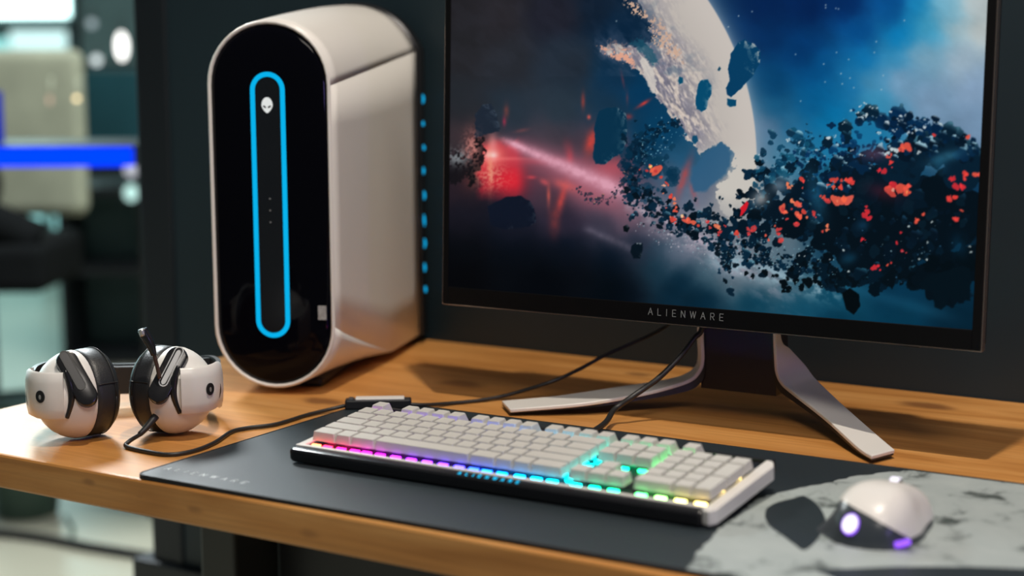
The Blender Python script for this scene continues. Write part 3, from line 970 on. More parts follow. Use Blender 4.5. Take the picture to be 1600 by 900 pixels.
    # dark ruins at the far left
    rock([(742, 178), (752, 164), (766, 164), (776, 180), (782, 205), (770, 208), (756, 212), (742, 216)], (30, 40, 54), 5, 12, (90, 106, 122), (.5, -.8), 6, .5)
    pover([(742, 216), (756, 216), (757, 240), (754, 258), (744, 272), (744, 288), (734, 292), (730, 272), (738, 250)], 5, 1.5, 5, .92, (14, 14, 18))
    pover([(700, 238), (714, 240), (726, 244), (738, 250), (732, 272), (718, 286), (700, 292)], 7, 2, 5, .85, (18, 17, 21))
    glow(714, 246, 13, 9, 0, .8, (150, 156, 160), spots2); glow(738, 232, 9, 16, 0, .7, (230, 150, 140), spots); glow(768, 276, 16, 12, 0, .6, (240, 170, 140), spots)

    # debris: many small faceted pieces
    def chip(cx, cy, r, col, asp=1., rot=0., hi=None, alpha=1., hk=.8, k=8):
        rad = r * (1.35 if asp >= 1 else 1.35)
        x0, x1, y0, y1 = int(cx - rad * 1.3 - OX), int(cx + rad * 1.3 - OX) + 2, int(cy - rad * 1.3 - OY), int(cy + rad * 1.3 - OY) + 2
        x0, y0, x1, y1 = max(x0, 0), max(y0, 0), min(x1, CW), min(y1, CH)
        if x1 <= x0 or y1 <= y0: return
        dx, dy = X[y0:y1, x0:x1] - cx, Y[y0:y1, x0:x1] - cy
        c, s = math.cos(rot), math.sin(rot)
        u, v = (c * dx + s * dy) * asp, (-s * dx + c * dy)
        th = (np.arctan2(v, u) / (2 * PI) % 1) * k
        rr = (.42 + .78 * rs.rand(k)) if r < 12 else (.72 + .36 * rs.rand(k))
        i = np.floor(th).astype(int) % k; f = th - np.floor(th)
        lim = r * (rr[i] * (1 - f) + rr[(i + 1) % k] * f) + (nf[y0:y1, x0:x1] - .5) * min(r, 9) * .9
        d = np.hypot(u, v)
        m_ = np.clip(lim - d + .5, 0, 1) * alpha
        reg = img[y0:y1, x0:x1]
        reg[:] = reg * (1 - m_[..., None]) + np.array(col, np.float32) * m_[..., None]
        if hi is not None:
            l = m_ * np.clip((dx * .35 - dy * .94) / (r + .1) - .28, 0, 1) * 2.2 * (.3 + .7 * nf[y0:y1, x0:x1] * 1.5) * hk
            l = np.clip(l, 0, 1)[..., None]
            reg[:] = reg * (1 - l) + np.array(hi, np.float32) * l

    def swarm(n, path, spread, rmin, rmax, cols, hi, alpha=1., hprob=.5, power=2.2, hk=.8):
        path = np.array(path, float); t = rs.rand(n) * (len(path) - 1)
        for q in t:
            i = min(int(q), len(path) - 2); f = q - i
            a = path[i] * (1 - f) + path[i + 1] * f
            g = rs.randn(2) * a[2] * spread
            r = rmin + (rmax - rmin) * rs.rand() ** power
            c = cols[rs.randint(len(cols))]
            chip(a[0] + g[0], a[1] + g[1] * (a[3] / a[2]), r * a[4], c, .7 + .7 * rs.rand(), rs.rand() * 6, hi if rs.rand() < hprob else None, alpha, hk)

    D = [(3, 22, 36), (4, 30, 48), (2, 16, 26), (6, 38, 60)]
    T = [(10, 66, 96), (6, 52, 80), (16, 80, 108), (4, 40, 64)]
    HI = (96, 150, 172)
    # hazy thin dust of chips, upper middle loop
    swarm(130, [(1020, 205, 12, 12, 1), (1000, 230, 12, 14, 1), (985, 255, 10, 16, 1), (990, 290, 10, 14, 1), (990, 320, 8, 16, 1)], .8, 1, 7, [(4, 40, 64), (5, 48, 74), (3, 30, 48)], (70, 130, 156), .85, .25)
    swarm(90, [(1060, 190, 8, 6, 1), (1030, 205, 10, 8, 1), (1005, 225, 12, 12, 1), (990, 250, 10, 16, 1), (988, 285, 9, 14, 1)], .7, 2, 7, [(3, 30, 50), (4, 36, 58)], (60, 120, 146), .9, .3, 1.5)
    swarm(60, [(1010, 250, 26, 26, 1), (1030, 285, 24, 20, 1)], .8, 2, 13, [(4, 46, 72), (6, 52, 78), (10, 56, 82)], None, .6, 0)
    swarm(70, [(1050, 215, 10, 14, 1), (1030, 210, 14, 16, 1), (1005, 250, 18, 10, 1)], .9, .5, 1.3, [(170, 205, 216), (120, 180, 200)], None, .9, 0)
    swarm(120, [(895, 292, 6, 5, 1), (925, 312, 8, 6, 1), (945, 316, 8, 6, 1), (968, 294, 6, 8, 1), (985, 268, 6, 8, 1)], .6, .8, 3, [(40, 40, 58), (30, 48, 68), (60, 52, 68)], (220, 150, 120), .9, .3)
    # belt
    swarm(240, [(985, 300, 8, 20, .8), (1030, 320, 14, 16, .9), (1060, 345, 20, 16, 1), (1100, 350, 24, 16, 1.1), (1140, 360, 26, 22, 1.2)], .8, 1.5, 9, D, HI, .95, .35)
    swarm(110, [(1128, 345, 12, 26, 1), (1134, 385, 10, 18, 1), (1140, 425, 8, 14, .8)], .75, 1.5, 8, D, HI, .95, .4)
    swarm(260, [(1160, 350, 24, 26, 1.2), (1200, 330, 24, 36, 1.3), (1250, 320, 30, 40, 1.6), (1300, 340, 34, 44, 1.8)], .8, 2, 10, D, HI, 1, .3)
    swarm(120, [(1150, 400, 24, 14, 1), (1210, 405, 30, 16, 1.1), (1270, 425, 26, 14, 1.2)], .7, 1.5, 8, D, (90, 140, 158), 1, .35)
    swarm(170, [(1180, 290, 12, 22, 1), (1215, 262, 18, 22, 1), (1240, 240, 22, 24, 1), (1260, 225, 22, 20, .9)], .75, 1.5, 8, T, (140, 190, 208), .85, .3)
    swarm(120, [(1270, 250, 24, 20, 1), (1320, 235, 22, 24, 1.1), (1380, 225, 20, 20, 1.1)], .8, 1.5, 9, [(2, 44, 84), (3, 34, 66), (4, 56, 98)], (160, 198, 214), .9, .3)
    # heavy dark masses on the right
    for (cx, cy, r, a, c) in ((1330, 290, 34, 1, 0), (1300, 320, 26, .9, 0), (1370, 300, 40, 1, 0), (1400, 340, 52, .9, 2), (1330, 360, 46, .8, 2), (1290, 370, 26, 1, 2), (1350, 400, 40, .9, 2), (1440, 310, 44, 1, 0), (1480, 300, 40, 1, 2), (1500, 340, 46, 1, 2), (1450, 370, 48, .9, 2), (1400, 400, 36, .9, 2),
                           (1240, 350, 24, 1, 2), (1215, 330, 18, 1, 0), (1505, 260, 40, 1, 1), (1420, 250, 36, .9, 1), (1400, 262, 28, 1, 1), (1460, 230, 30, .8, 1), (1490, 215, 16, .8, 1), (1380, 190, 15, 1, 3), (1400, 200, 16, .9, 3), (1360, 176, 14, 1, 1), (1346, 184, 10, 1, 1), (1320, 198, 12, 1, 1), (1326, 215, 11, 1, 1), (1295, 222, 10, 1, 1), (1408, 180, 13, .6, 3),
                           (1440, 190, 8, .7, 3), (1452, 200, 9, .8, 3), (1480, 205, 12, .7, 1), (1510, 240, 26, 1, 1), (1528, 250, 18, 1, 1), (1340, 262, 22, 1, 0), (1310, 262, 14, 1, 0), (1270, 260, 14, 1, 0), (1262, 285, 16, 1, 0), (1235, 262, 9, 1, 1), (1250, 305, 18, 1, 0), (1205, 300, 12, 1, 0), (1195, 360, 14, 1, 0),
                           (1300, 430, 18, 1, 2), (1335, 430, 26, 1, 2), (1375, 430, 18, .8, 2), (1255, 405, 14, 1, 2), (1240, 425, 12, 1, 2), (1365, 450, 10, .7, 2), (1520, 400, 20, 1, 2), (1490, 430, 26, .9, 2), (1465, 442, 18, .7, 2), (1500, 450, 16, .7, 2), (1490, 465, 9, .5, 2)):
        chip(cx, cy, r, D[c] if c < 3 else (2, 40, 76), a, rs.rand() * 6, (70, 120, 140) if cy < 260 else None, 1, .55, 13)
    swarm(120, [(1260, 300, 14, 12, 1), (1300, 290, 14, 14, 1), (1340, 255, 16, 14, 1), (1390, 240, 16, 12, 1), (1440, 222, 18, 12, 1), (1490, 225, 16, 14, 1), (1525, 240, 8, 12, 1)], .8, 3, 12, [(2, 28, 50), (3, 36, 64), (2, 20, 36)], (150, 190, 206), 1, .45, 1.6, 1.)
    swarm(60, [(1350, 185, 10, 8, 1), (1390, 188, 10, 8, 1), (1420, 195, 12, 8, 1), (1460, 195, 14, 8, 1)], .8, 2, 9, [(2, 34, 66), (3, 44, 80), (2, 26, 48)], (190, 206, 212), 1, .5, 1.5, 1.)
    swarm(150, [(1270, 400, 16, 12, 1), (1310, 440, 16, 8, 1), (1360, 440, 16, 10, 1), (1420, 420, 20, 12, 1), (1480, 420, 20, 16, 1)], .8, 3, 11, [(2, 14, 22), (2, 18, 28), (3, 24, 38)], (40, 90, 112), 1, .25, 1.6)
    swarm(90, [(1300, 340, 40, 40, 1), (1400, 330, 50, 50, 1), (1490, 330, 30, 60, 1)], .9, 3, 13, [(4, 26, 42), (3, 20, 34), (6, 30, 44)], (24, 60, 84), .7, .4, 1.4)
    for (cx, cy, r) in ((1262, 442, 10), (1252, 448, 7), (1244, 440, 6), (1224, 442, 7), (1228, 453, 8), (1276, 440, 8), (1236, 422, 5), (1230, 435, 3.5), (1213, 430, 3), (1207, 431, 3), (1176, 432, 5), (1167, 427, 4), (1195, 425, 5)):
        chip(cx, cy, r, (2, 12, 18), .9, rs.rand() * 6)
    rock([(1315, 458), (1328, 450), (1342, 460), (1344, 478), (1334, 492), (1322, 484)], (1, 9, 14), 1, 20)
    rock([(1356, 456), (1366, 440), (1376, 440), (1374, 462), (1366, 464)], (1, 16, 26), 2, 21)
    swarm(60, [(1440, 430, 16, 14, 1), (1490, 440, 18, 20, 1), (1515, 400, 8, 30, 1)], .8, 6, 18, [(1, 12, 19), (2, 15, 24)], None, 1, 0, 1.)
    rock([(1436, 442), (1452, 430), (1476, 424), (1500, 416), (1516, 420), (1516, 470), (1484, 466), (1472, 484), (1460, 480), (1458, 456), (1440, 452)], (2, 17, 26), 2, 22)
    # scattered darker gaps where deep blue shows through
    for (cx, cy, sx, sy, col, k) in ((1326, 404, 9, 6, (14, 66, 92), .8), (1348, 352, 7, 5, (16, 60, 88), .7), (1500, 385, 8, 12, (6, 50, 76), .6), (1480, 245, 20, 6, (60, 130, 160), .55), (1470, 258, 8, 8, (30, 90, 120), .5), (1275, 300, 8, 26, (34, 104, 138), .55), (1360, 205, 12, 14, (20, 110, 156), .5), (1218, 290, 9, 8, (140, 152, 164), .7), (1187, 310, 9, 8, (176, 174, 174), .7)):
        glow(cx, cy, sx, sy, -.3, k, col, nm + .4)
    # glowing fragments
    O = [(228, 92, 72), (214, 70, 60), (236, 120, 88), (200, 60, 62)]
    for (cx, cy, r, a) in ((1018, 262, 8, .6), (1010, 266, 4, 1), (1024, 268, 4, 1), (998, 265, 3, 1), (1034, 275, 4, 1), (1041, 285, 4, 1.8), (1042, 290, 3, 1.6), (1037, 302, 3, 1), (1047, 310, 5, 1), (1053, 316, 5, 1.4), (1041, 325, 3, 1), (1055, 330, 5, 1.3), (1056, 345, 7, .9), (1048, 338, 3, 1), (1067, 338, 3.5, .8), (1074, 346, 7, .6), (1092, 352, 4, 1), (1104, 346, 5, 1.3),
                         (1112, 356, 4, .7), (1124, 356, 6, 1), (1126, 366, 5, 1.1), (1134, 352, 4, 1), (1152, 363, 5, .9), (1154, 370, 3, 1), (1170, 357, 8, 1.5), (1171, 366, 5, 1), (1196, 366, 3, 1), (1202, 375, 3, 1), (1218, 375, 5, .8), (1217, 364, 6, .8), (1213, 354, 3, 1), (1225, 330, 7, .7), (1221, 326, 4, 1), (1239, 315, 6, .9), (1249, 319, 6, .6), (1256, 330, 4, .6), (1245, 338, 6, .7), (1230, 342, 4, 1.4), (1246, 352, 7, 1.4), (1236, 326, 3, 1),
                         (1272, 339, 6, 1.3), (1260, 339, 3, 1), (1253, 280, 7, 1.5), (1252, 292, 3, 2), (1232, 288, 5, 1), (1305, 291, 9, .8), (1298, 293, 5, 1), (1324, 285, 8, .7), (1332, 286, 5, 1.2), (1315, 284, 4, .8), (1315, 312, 11, .55), (1305, 314, 4, 1), (1294, 313, 5, .7), (1283, 308, 5, 1.2), (1292, 354, 6, 1), (1288, 362, 4, 1.3), (1354, 335, 8, .85), (1352, 330, 6, 1), (1347, 374, 5, 1.8), (1433, 343, 6, 1), (1445, 333, 4, 1.1),
                         (1404, 363, 3, 1), (1404, 383, 4, .6), (1408, 391, 4, 1), (1416, 396, 2, 1), (1370, 420, 6, .9), (1392, 410, 3, .8), (1387, 415, 2, .6), (1494, 343, 5, .7), (1501, 331, 3, .6), (1486, 311, 8, 1.4), (1483, 306, 5, 1), (1378, 266, 6, .8), (1392, 252, 8, 1.8), (1391, 246, 6, 1.4), (1412, 230, 7, .5), (1407, 233, 4, .6), (1462, 211, 4, 1), (1394, 290, 8, 1.2), (1396, 297, 6, .6), (1412, 294, 10, .8), (1416, 300, 8, .9), (1388, 297, 8, .5), (1505, 276, 8, 1), (1500, 290, 8, .8), (1486, 280, 5, .8), (1524, 271, 8, 1.3), (1514, 214, 4, .6)):
        d = O[rs.randint(4)] if cx < 1330 else ((222, 62, 58), (230, 84, 66), (206, 44, 54))[rs.randint(3)]
        for q in range(3 if r > 4 else 1):
            chip(cx + rs.randn() * r * .45, cy + rs.randn() * r * .4, r * (.74 - .2 * q), tuple(min(255, v * (1 + .12 * q * rs.rand())) for v in d), a, rs.rand() * 6, None, .95, .8, 7)
    chip(1395, 297, 3, (255, 190, 160), 1, 0, None, .9); chip(1417, 300, 3, (255, 150, 90)); chip(1066, 337, 3, (244, 196, 150)); chip(1016, 260, 3, (255, 190, 110)); chip(1037, 290, 2.2, (240, 170, 140), .6)
    rock([(1167, 314), (1170, 318), (1166, 328), (1160, 336), (1156, 338), (1158, 328), (1156, 326)], (214, 28, 44), 1, 23)
    glow(1380, 300, 18, 8, .3, .35, (120, 30, 48)); glow(1365, 240, 16, 8, 0, .4, (150, 86, 110))
    # pale rims and sparkles
    for (cx, cy, r, a) in ((1398, 236, 9, .35), (1385, 240, 6, .4), (1436, 238, 5, .5), (1343, 166, 3, 1), (1352, 162, 3, 1), (1362, 168, 4, .7), (1340, 176, 3, .7), (1352, 180, 5, .4), (1330, 173, 3, .8), (1292, 216, 6, .5), (1304, 213, 4, .6), (1318, 192, 4, .6), (1375, 208, 5, .5), (1396, 204, 5, .5), (1421, 208, 6, .5), (1432, 203, 5, .6), (1446, 198, 5, .5), (1330, 235, 4, .7), (1346, 242, 4, .7), (1466, 191, 4, .5), (1234, 219, 5, .6), (1248, 222, 4, .6), (1186, 242, 3, 1), (1262, 252, 3, .7), (1278, 234, 4, .6)):
        [chip(cx + rs.randn() * r * .5, cy + rs.randn() * r * .22, r * (.16 + .22 * rs.rand()), (198, 212, 216), .7 + .5 * rs.rand(), rs.rand() * 6, None, .9, .8, 6) for q in range(5)]
    swarm(240, [(1060, 350, 30, 20, 1), (1130, 400, 30, 26, 1), (1200, 390, 40, 26, 1), (1290, 430, 26, 12, 1)], .8, .4, 1.3, [(150, 196, 206), (90, 150, 170), (190, 200, 204)], None, .8, 0)
    swarm(70, [(1225, 250, 30, 26, 1), (1330, 250, 40, 40, 1)], .8, .4, 1.2, [(120, 190, 214), (60, 150, 190)], None, .8, 0)
    swarm(36, [(1290, 360, 30, 20, 1), (1400, 380, 50, 30, 1), (1470, 400, 40, 20, 1)], .9, .4, 1.4, [(150, 190, 200), (60, 120, 160)], None, .8, 0)
    for (cx, cy) in ((1449, 379), (1456, 347), (1448, 406), (1436, 405), (1515, 385), (1517, 394), (1318, 391), (1326, 424), (1420, 354)):
        chip(cx, cy, 1.9, (190, 205, 205), 1, 0, None, .9)
    swarm(120, [(1010, 330, 20, 16, 1), (1040, 370, 24, 12, 1), (1080, 385, 24, 10, 1)], .7, .5, 1.8, [(180, 176, 186), (60, 80, 100), (120, 140, 150)], None, .8, 0)
    for (cx, cy) in ((1138, 42), (1154, 25), (1175, 18), (1290, 8), (1306, 13), (1310, 14), (1413, 32), (1369, 65), (1366, 82), (1326, 93), (1307, 82), (1287, 100), (1314, 115), (1289, 128), (1316, 131), (1334, 137), (1243, 85), (1251, 158), (1380, 118), (1377, 140), (1328, 122), (963, 33), (1290, 12)):
        glow(cx, cy, .8, .8, 0, .8, (190, 205, 210))
    # the lower left sinks into black
    sh_ = sm(345, 440, Y + (1060 - X) * .12 - 20) * sm(1120, 900, X)
    img *= (1 - .55 * sh_)[..., None]
    return np.clip(img, 0, 255), OX, OY


pic, POX, POY = make_picture()
NXS, NYS = 760, 440
HM = np.array([[571.389, -9.73832, 700.56748], [-16.51722, -468.64565, 447.91015], [-0.16277, -0.02032, 1.0]])   # screen (0..1) to picture coordinates
us, vs = np.meshgrid(np.linspace(0, 1, NXS), np.linspace(0, 1, NYS))
q = HM @ np.stack([us.ravel(), vs.ravel(), np.ones(us.size)])
px, py = q[0] / q[2] - POX, q[1] / q[2] - POY
px = np.clip(px, 0, pic.shape[1] - 1.01); py = np.clip(py, 0, pic.shape[0] - 1.01)
ix, iy = px.astype(int), py.astype(int)
fx, fy = (px - ix)[:, None], (py - iy)[:, None]
colr = (pic[iy, ix] * (1 - fx) + pic[iy, ix + 1] * fx) * (1 - fy) + (pic[iy + 1, ix] * (1 - fx) + pic[iy + 1, ix + 1] * fx) * fy
lin = colr / 255
lin = np.where(lin < .04, lin / 12.92, ((lin + .055) / 1.055) ** 2.4)
vx = AX0 + us.ravel() * (AX1 - AX0); vz = AZ0 + vs.ravel() * (AZ1 - AZ0)
co = np.stack([vx, np.full(vx.size, .0012), vz], 1)
idx = np.arange(NXS * NYS).reshape(NYS, NXS)
quads = np.stack([idx[:-1, :-1], idx[:-1, 1:], idx[1:, 1:], idx[1:, :-1]], -1).reshape(-1, 4)
sme = bpy.data.meshes.new('screen')
sme.vertices.add(len(co)); sme.vertices.foreach_set('co', co.astype(np.float32).ravel())
sme.loops.add(quads.size); sme.loops.foreach_set('vertex_index', quads.astype(np.int32).ravel())
sme.polygons.add(len(quads)); sme.polygons.foreach_set('loop_start', np.arange(0, quads.size, 4, dtype=np.int32))
sme.update(calc_edges=True)
ca = sme.color_attributes.new('picture', 'FLOAT_COLOR', 'POINT')
ca.data.foreach_set('color', np.concatenate([lin, np.ones((len(lin), 1))], 1).astype(np.float32).ravel())
smt = bpy.data.materials.new('lit_screen'); smt.use_nodes = True
nt = smt.node_tree
bs = nt.nodes['Principled BSDF']
bs.inputs['Base Color'].default_value = (.001, .001, .0015, 1); bs.inputs['Roughness'].default_value = .45; bs.inputs['Specular IOR Level'].default_value = .06
at = nt.nodes.new('ShaderNodeVertexColor'); at.layer_name = 'picture'
nt.links.new(at.outputs['Color'], bs.inputs['Emission Color'])
bs.inputs['Emission Strength'].default_value = .92
tilted(link('screen', sme, smt, mon))


# stand: two bent white sheets (column side running into a leg) with dark undersides, dark column between them
bpy.context.view_layer.update()
MI = mon.matrix_world.inverted()


def leg_sheet(front, back, inward, under):
    n = 6
    F, B = catmull(front, n), catmull(back, n)
    N = len(F)
    nrm = []
    for i in range(N):
        t = (F[min(i + 1, N - 1)] - F[max(i - 1, 0)] + B[min(i + 1, N - 1)] - B[max(i - 1, 0)]).normalized()
        w = (B[i] - F[i]).normalized()
        k = t.cross(w).normalized()
        if k.dot(V((0, 0, 1)) - V(inward)) < 0: k = -k
        nrm.append(k)
    def slab(name, off0, off1, mat, ins=0):
        rings = []
        for i in range(N):
            a, b, k = F[i], B[i], nrm[i]
            o0, o1 = off0(i / (N - 1)), off1(i / (N - 1))
            w = (b - a)
            a2, b2 = a + w * ins, b - w * ins
            rings.append([MI @ (a2 + k * o0), MI @ (b2 + k * o0), MI @ (b2 + k * o1), MI @ (a2 + k * o1)])
        o = loft(name, rings, mat, mon)
        autosmooth(o, 35)
        md = o.modifiers.new('bevel', 'BEVEL'); md.width = .0009; md.segments = 2; md.limit_method = 'ANGLE'
        return o
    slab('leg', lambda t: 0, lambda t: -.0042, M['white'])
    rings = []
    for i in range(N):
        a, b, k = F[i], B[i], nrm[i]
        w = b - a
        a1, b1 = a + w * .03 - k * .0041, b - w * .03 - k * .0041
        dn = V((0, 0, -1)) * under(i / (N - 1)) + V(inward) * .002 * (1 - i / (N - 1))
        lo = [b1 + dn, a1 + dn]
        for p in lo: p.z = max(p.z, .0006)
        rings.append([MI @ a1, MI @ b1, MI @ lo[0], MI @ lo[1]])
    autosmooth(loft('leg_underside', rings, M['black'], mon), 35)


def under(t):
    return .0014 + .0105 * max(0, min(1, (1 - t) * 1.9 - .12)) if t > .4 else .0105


Rf = [(.7960, .556, .20), (.7970, .556, .14), (.7980, .556, .0952), (.7990, .556, .074), (.8003, .556, .0555), (.8071, .553, .0444), (.8250, .543, .0365), (.8789, .500, .0229), (.9371, .438, .0115), (.9594, .417, .0092)]
Rb = [(.7955, .568, .20), (.7965, .569, .14), (.7976, .572, .0905), (.8028, .588, .0754), (.8145, .602, .0566), (.8235, .599, .0480), (.8356, .592, .0405), (.8800, .553, .0255), (.9350, .495, .0140), (.9712, .452, .0095)]
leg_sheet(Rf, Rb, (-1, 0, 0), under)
Lf = [(.7040, .556, .20), (.7045, .556, .14), (.7050, .556, .0892), (.7062, .556, .0596), (.7033, .554, .0469), (.6957, .548, .0375), (.6785, .532, .0303), (.6537, .510, .0234), (.6062, .465, .0154), (.5345, .418, .0085)]
Lb = [(.6970, .568, .20), (.6965, .569, .14), (.6934, .572, .0858), (.6885, .585, .0577), (.6784, .598, .0416), (.6639, .592, .0308), (.6389, .575, .0245), (.5994, .545, .0180), (.5506, .497, .0115), (.5020, .452, .0085)]
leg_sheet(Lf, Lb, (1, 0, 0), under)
col = [(.7090, .560), (.7935, .560), (.7930, .600), (.7060, .600)]
rings = []
for (z, g) in ((.30, 0), (.10, 0), (.06, .002), (.040, .004), (.026, .004)):
    rings.append([MI @ V((x + (g if x > .75 else -g), y, z)) for x, y in col])
autosmooth(loft('stand_column', rings, pmat('stand_core_dark', (.010, .011, .020), .42, noise=(20, .1)), mon), 30)
tilted(box('stand_hinge', (.28, .056, .16), (.39, .160, .22), M['black'], mon, .006))


# ------------------------------------------------------------------ headset
HY = math.radians(42)
hs = thing('headset', 'white and black over-ear gaming headset lying on the bare desk corner', 'headset', (.2265, .1275, 0), HY)
bpy.context.view_layer.update()
HI_ = hs.matrix_world.inverted()
sin55, cos55 = math.sin(math.radians(55)), math.cos(math.radians(55))
rim_m = pmat('pale_rim', (.55, .57, .58), .35, noise=(60, .05))
for sg in (-1, 1):
    ctr = V((sg * .050, 0, .0485))
    ax = V((sg * sin55, -cos55, 0))
    hd = V((-sg * cos55, -sin55, 0))
    up = V((0, 0, 1))

    def cup(s, z, t): return ctr + hd * s + up * z + ax * t

    def ringpts(t, k, n=40, rs_=.043, rz_=.0475):
        return [cup(rs_ * k * math.cos(2 * PI * i / n), rz_ * k * math.sin(2 * PI * i / n), t) for i in range(n)]
    prof_s = [(0, .94), (.0006, .985), (.002, 1.0), (.008, .995), (.015, .955), (.022, .89), (.029, .79), (.035, .66), (.0395, .50), (.0425, .32), (.0437, .12)]
    loft('ear_cup', [ringpts(t, k) for t, k in prof_s], M['white'], hs)
    prof_c = [(0, .93), (-.0015, .975), (-.006, .995), (-.016, 1.0), (-.024, .97), (-.029, .88), (-.0305, .76), (-.028, .60), (-.020, .54)]
    cu = loft('ear_cushion', [ringpts(t, k) for t, k in prof_c], M['leather'], hs)
    # stitched seams of the cushion
    tube('seam', [cup(.0428 * math.cos(a), .0473 * math.sin(a), -.0215) for a in [2 * PI * i / 40 for i in range(41)]], .0006, M['rubber'], cu, seg=5, spline=False)
    tube('seam', [cup(.0436 * math.cos(.32), .0478 * math.sin(.32), -.001 - .004 * i) for i in range(7)], .0006, M['rubber'], cu, seg=5, spline=False)
    # black slot plate with a pale ringed slot
    A, B = cup(.012, .040, .0190), cup(.0385, .000, .0100)
    Y_ = (A - B).normalized()
    Nn = (hd * .66 + ax * .46 + up * .52)
    Nn = (Nn - Y_ * Nn.dot(Y_)).normalized()
    X_ = Y_.cross(Nn).normalized()
    L_ = (A - B).length
    mid = (A + B) / 2
    base = [(x, y - mid.length * 0) for x, y in stadium(.0114, -L_ / 2 - .008, L_ / 2 + .008, 10)]
    rings = []
    for (sc, off) in ((1.0, -.012), (1.0, .0090), (.94, .0112), (.84, .0118)):
        rings.append([mid + X_ * x * sc + Y_ * y * (1 - (1 - sc) * .4) + Nn * off for x, y in base])
    pl_ = loft('slot_plate', rings, M['blackg'], hs)
    autosmooth(pl_, 40)
    so = [(x, y + .008) for x, y in stadium(.0050, -L_ / 2 + .002, L_ / 2 + .000, 10)]
    si = [(x, y + .008) for x, y in stadium(.0040, -L_ / 2 + .0033, L_ / 2 - .0013, 10)]
    rr_ = [[mid + X_ * x + Y_ * y + Nn * o_ for x, y in pts_] for pts_, o_ in ((so, .0112), (so, .0126), (si, .0126), (si, .0116))]
    loft('slot_rim', rr_, rim_m if sg > 0 else M['steel'], pl_, smooth=False, caps=False)
    prism('slot_inlay', [(x * (.62 if sg > 0 else .97), y * (.92 if sg > 0 else 1)) for x, y in si], mid + Nn * .0112, X_, Y_, .0010, rim_m if sg > 0 else M['black'], pl_)
    # arm plate: a curved upright band with a small dark emblem and a black inner edge
    path = catmull([(sg * .0600, -.0445, 0), (sg * .076, -.0420, 0), (sg * .0900, -.0310, 0), (sg * .0985, -.012, 0), (sg * .1010, .012, 0), (sg * .1000, .040, 0)], 5)
    N = len(path); rings = []
    for i, p in enumerate(path):
        t = (path[min(i + 1, N - 1)] - path[max(i - 1, 0)]).normalized()
        nn = V((t.y, -t.x, 0)) * sg
        if nn.dot(V((p.x, p.y - .05, 0))) < 0: nn = -nn
        f = i / (N - 1)
        zt, zb = .0800 - .022 * max(0, f - .6), .0295 - .030 * max(0, f - .6)
        rings.append([p + up * zb - nn * .0015, p + up * (zb + .002) + nn * .0012, p + up * (zb + .012) + nn * .0030, p + up * (zt + zb) * .5 + nn * .0036, p + up * (zt - .012) + nn * .0030, p + up * (zt - .002) + nn * .0012, p + up * zt - nn * .0015,
                      p + up * (zt + zb) * .5 - nn * .0022])
    arm = autosmooth(loft('arm', rings, M['white'], hs), 50)
    e0, e1 = path[0], path[1]
    t = (e1 - e0).normalized(); nn = V((t.y, -t.x, 0)) * sg
    if nn.dot(V((e0.x, e0.y - .05, 0))) < 0: nn = -nn
    tube('arm_edge', [e0 - t * .0015 + up * (.031 + .051 * i / 8) - t * (.006 * math.sin(PI * i / 8)) - nn * .0035 for i in range(9)], lambda q_: .0022 + .0022 * math.sin(PI * q_), M['blackg'], arm, n=3, seg=8)
    k = 7 if sg < 0 else 9
    p = path[k]; t = (path[k + 1] - path[k - 1]).normalized(); nn = V((t.y, -t.x, 0)) * sg
    if nn.dot(V((p.x, p.y - .05, 0))) < 0: nn = -nn
    ec = p + up * .0550 + nn * .0032
    tx = up.cross(nn)
    em = prism('emblem', [(.0056 * math.cos(2 * PI * i / 20), .0066 * math.sin(2 * PI * i / 20)) for i in range(20)], ec, tx, up, .0012, M['blackg'], arm)
    prism('emblem_mark', [(.0015 * math.cos(2 * PI * i / 12), .0026 * math.sin(2 * PI * i / 12) - .0004) for i in range(12)], ec + nn * .0010, tx, up, .0004, M['silver'], em)
    tube('pivot', [cup(-.004, .002, .030), cup(-.006, .002, .052)], .012, M['black'], hs, n=2, seg=16)
bandp = catmull([(-.0995, .036, 0), (-.098, .07, 0), (-.085, .115, 0), (-.048, .147, 0), (0, .157, 0), (.048, .147, 0), (.085, .115, 0), (.098, .07, 0), (.0995, .036, 0)], 5)
N = len(bandp)
def bandrings(off0, off1, zt, zb):
    out = []
    for i, p in enumerate(bandp):
        t = (bandp[min(i + 1, N - 1)] - bandp[max(i - 1, 0)]).normalized()
        nn = V((-t.y, t.x, 0))
        dz = V((0, 0, .019 * (p.x / .1) ** 2))
        p = p + dz
        out.append([p + nn * off0 + V((0, 0, zb)), p + nn * off1 + V((0, 0, zb)), p + nn * off1 + V((0, 0, zt)), p + nn * off0 + V((0, 0, zt))])
    return out
autosmooth(loft('headband', bandrings(-.0025, .0025, .050, .014), M['black'], hs), 40)
autosmooth(loft('headband_pad', bandrings(-.012, -.0025, .048, .016)[8:-8], M['leather'], hs), 40)
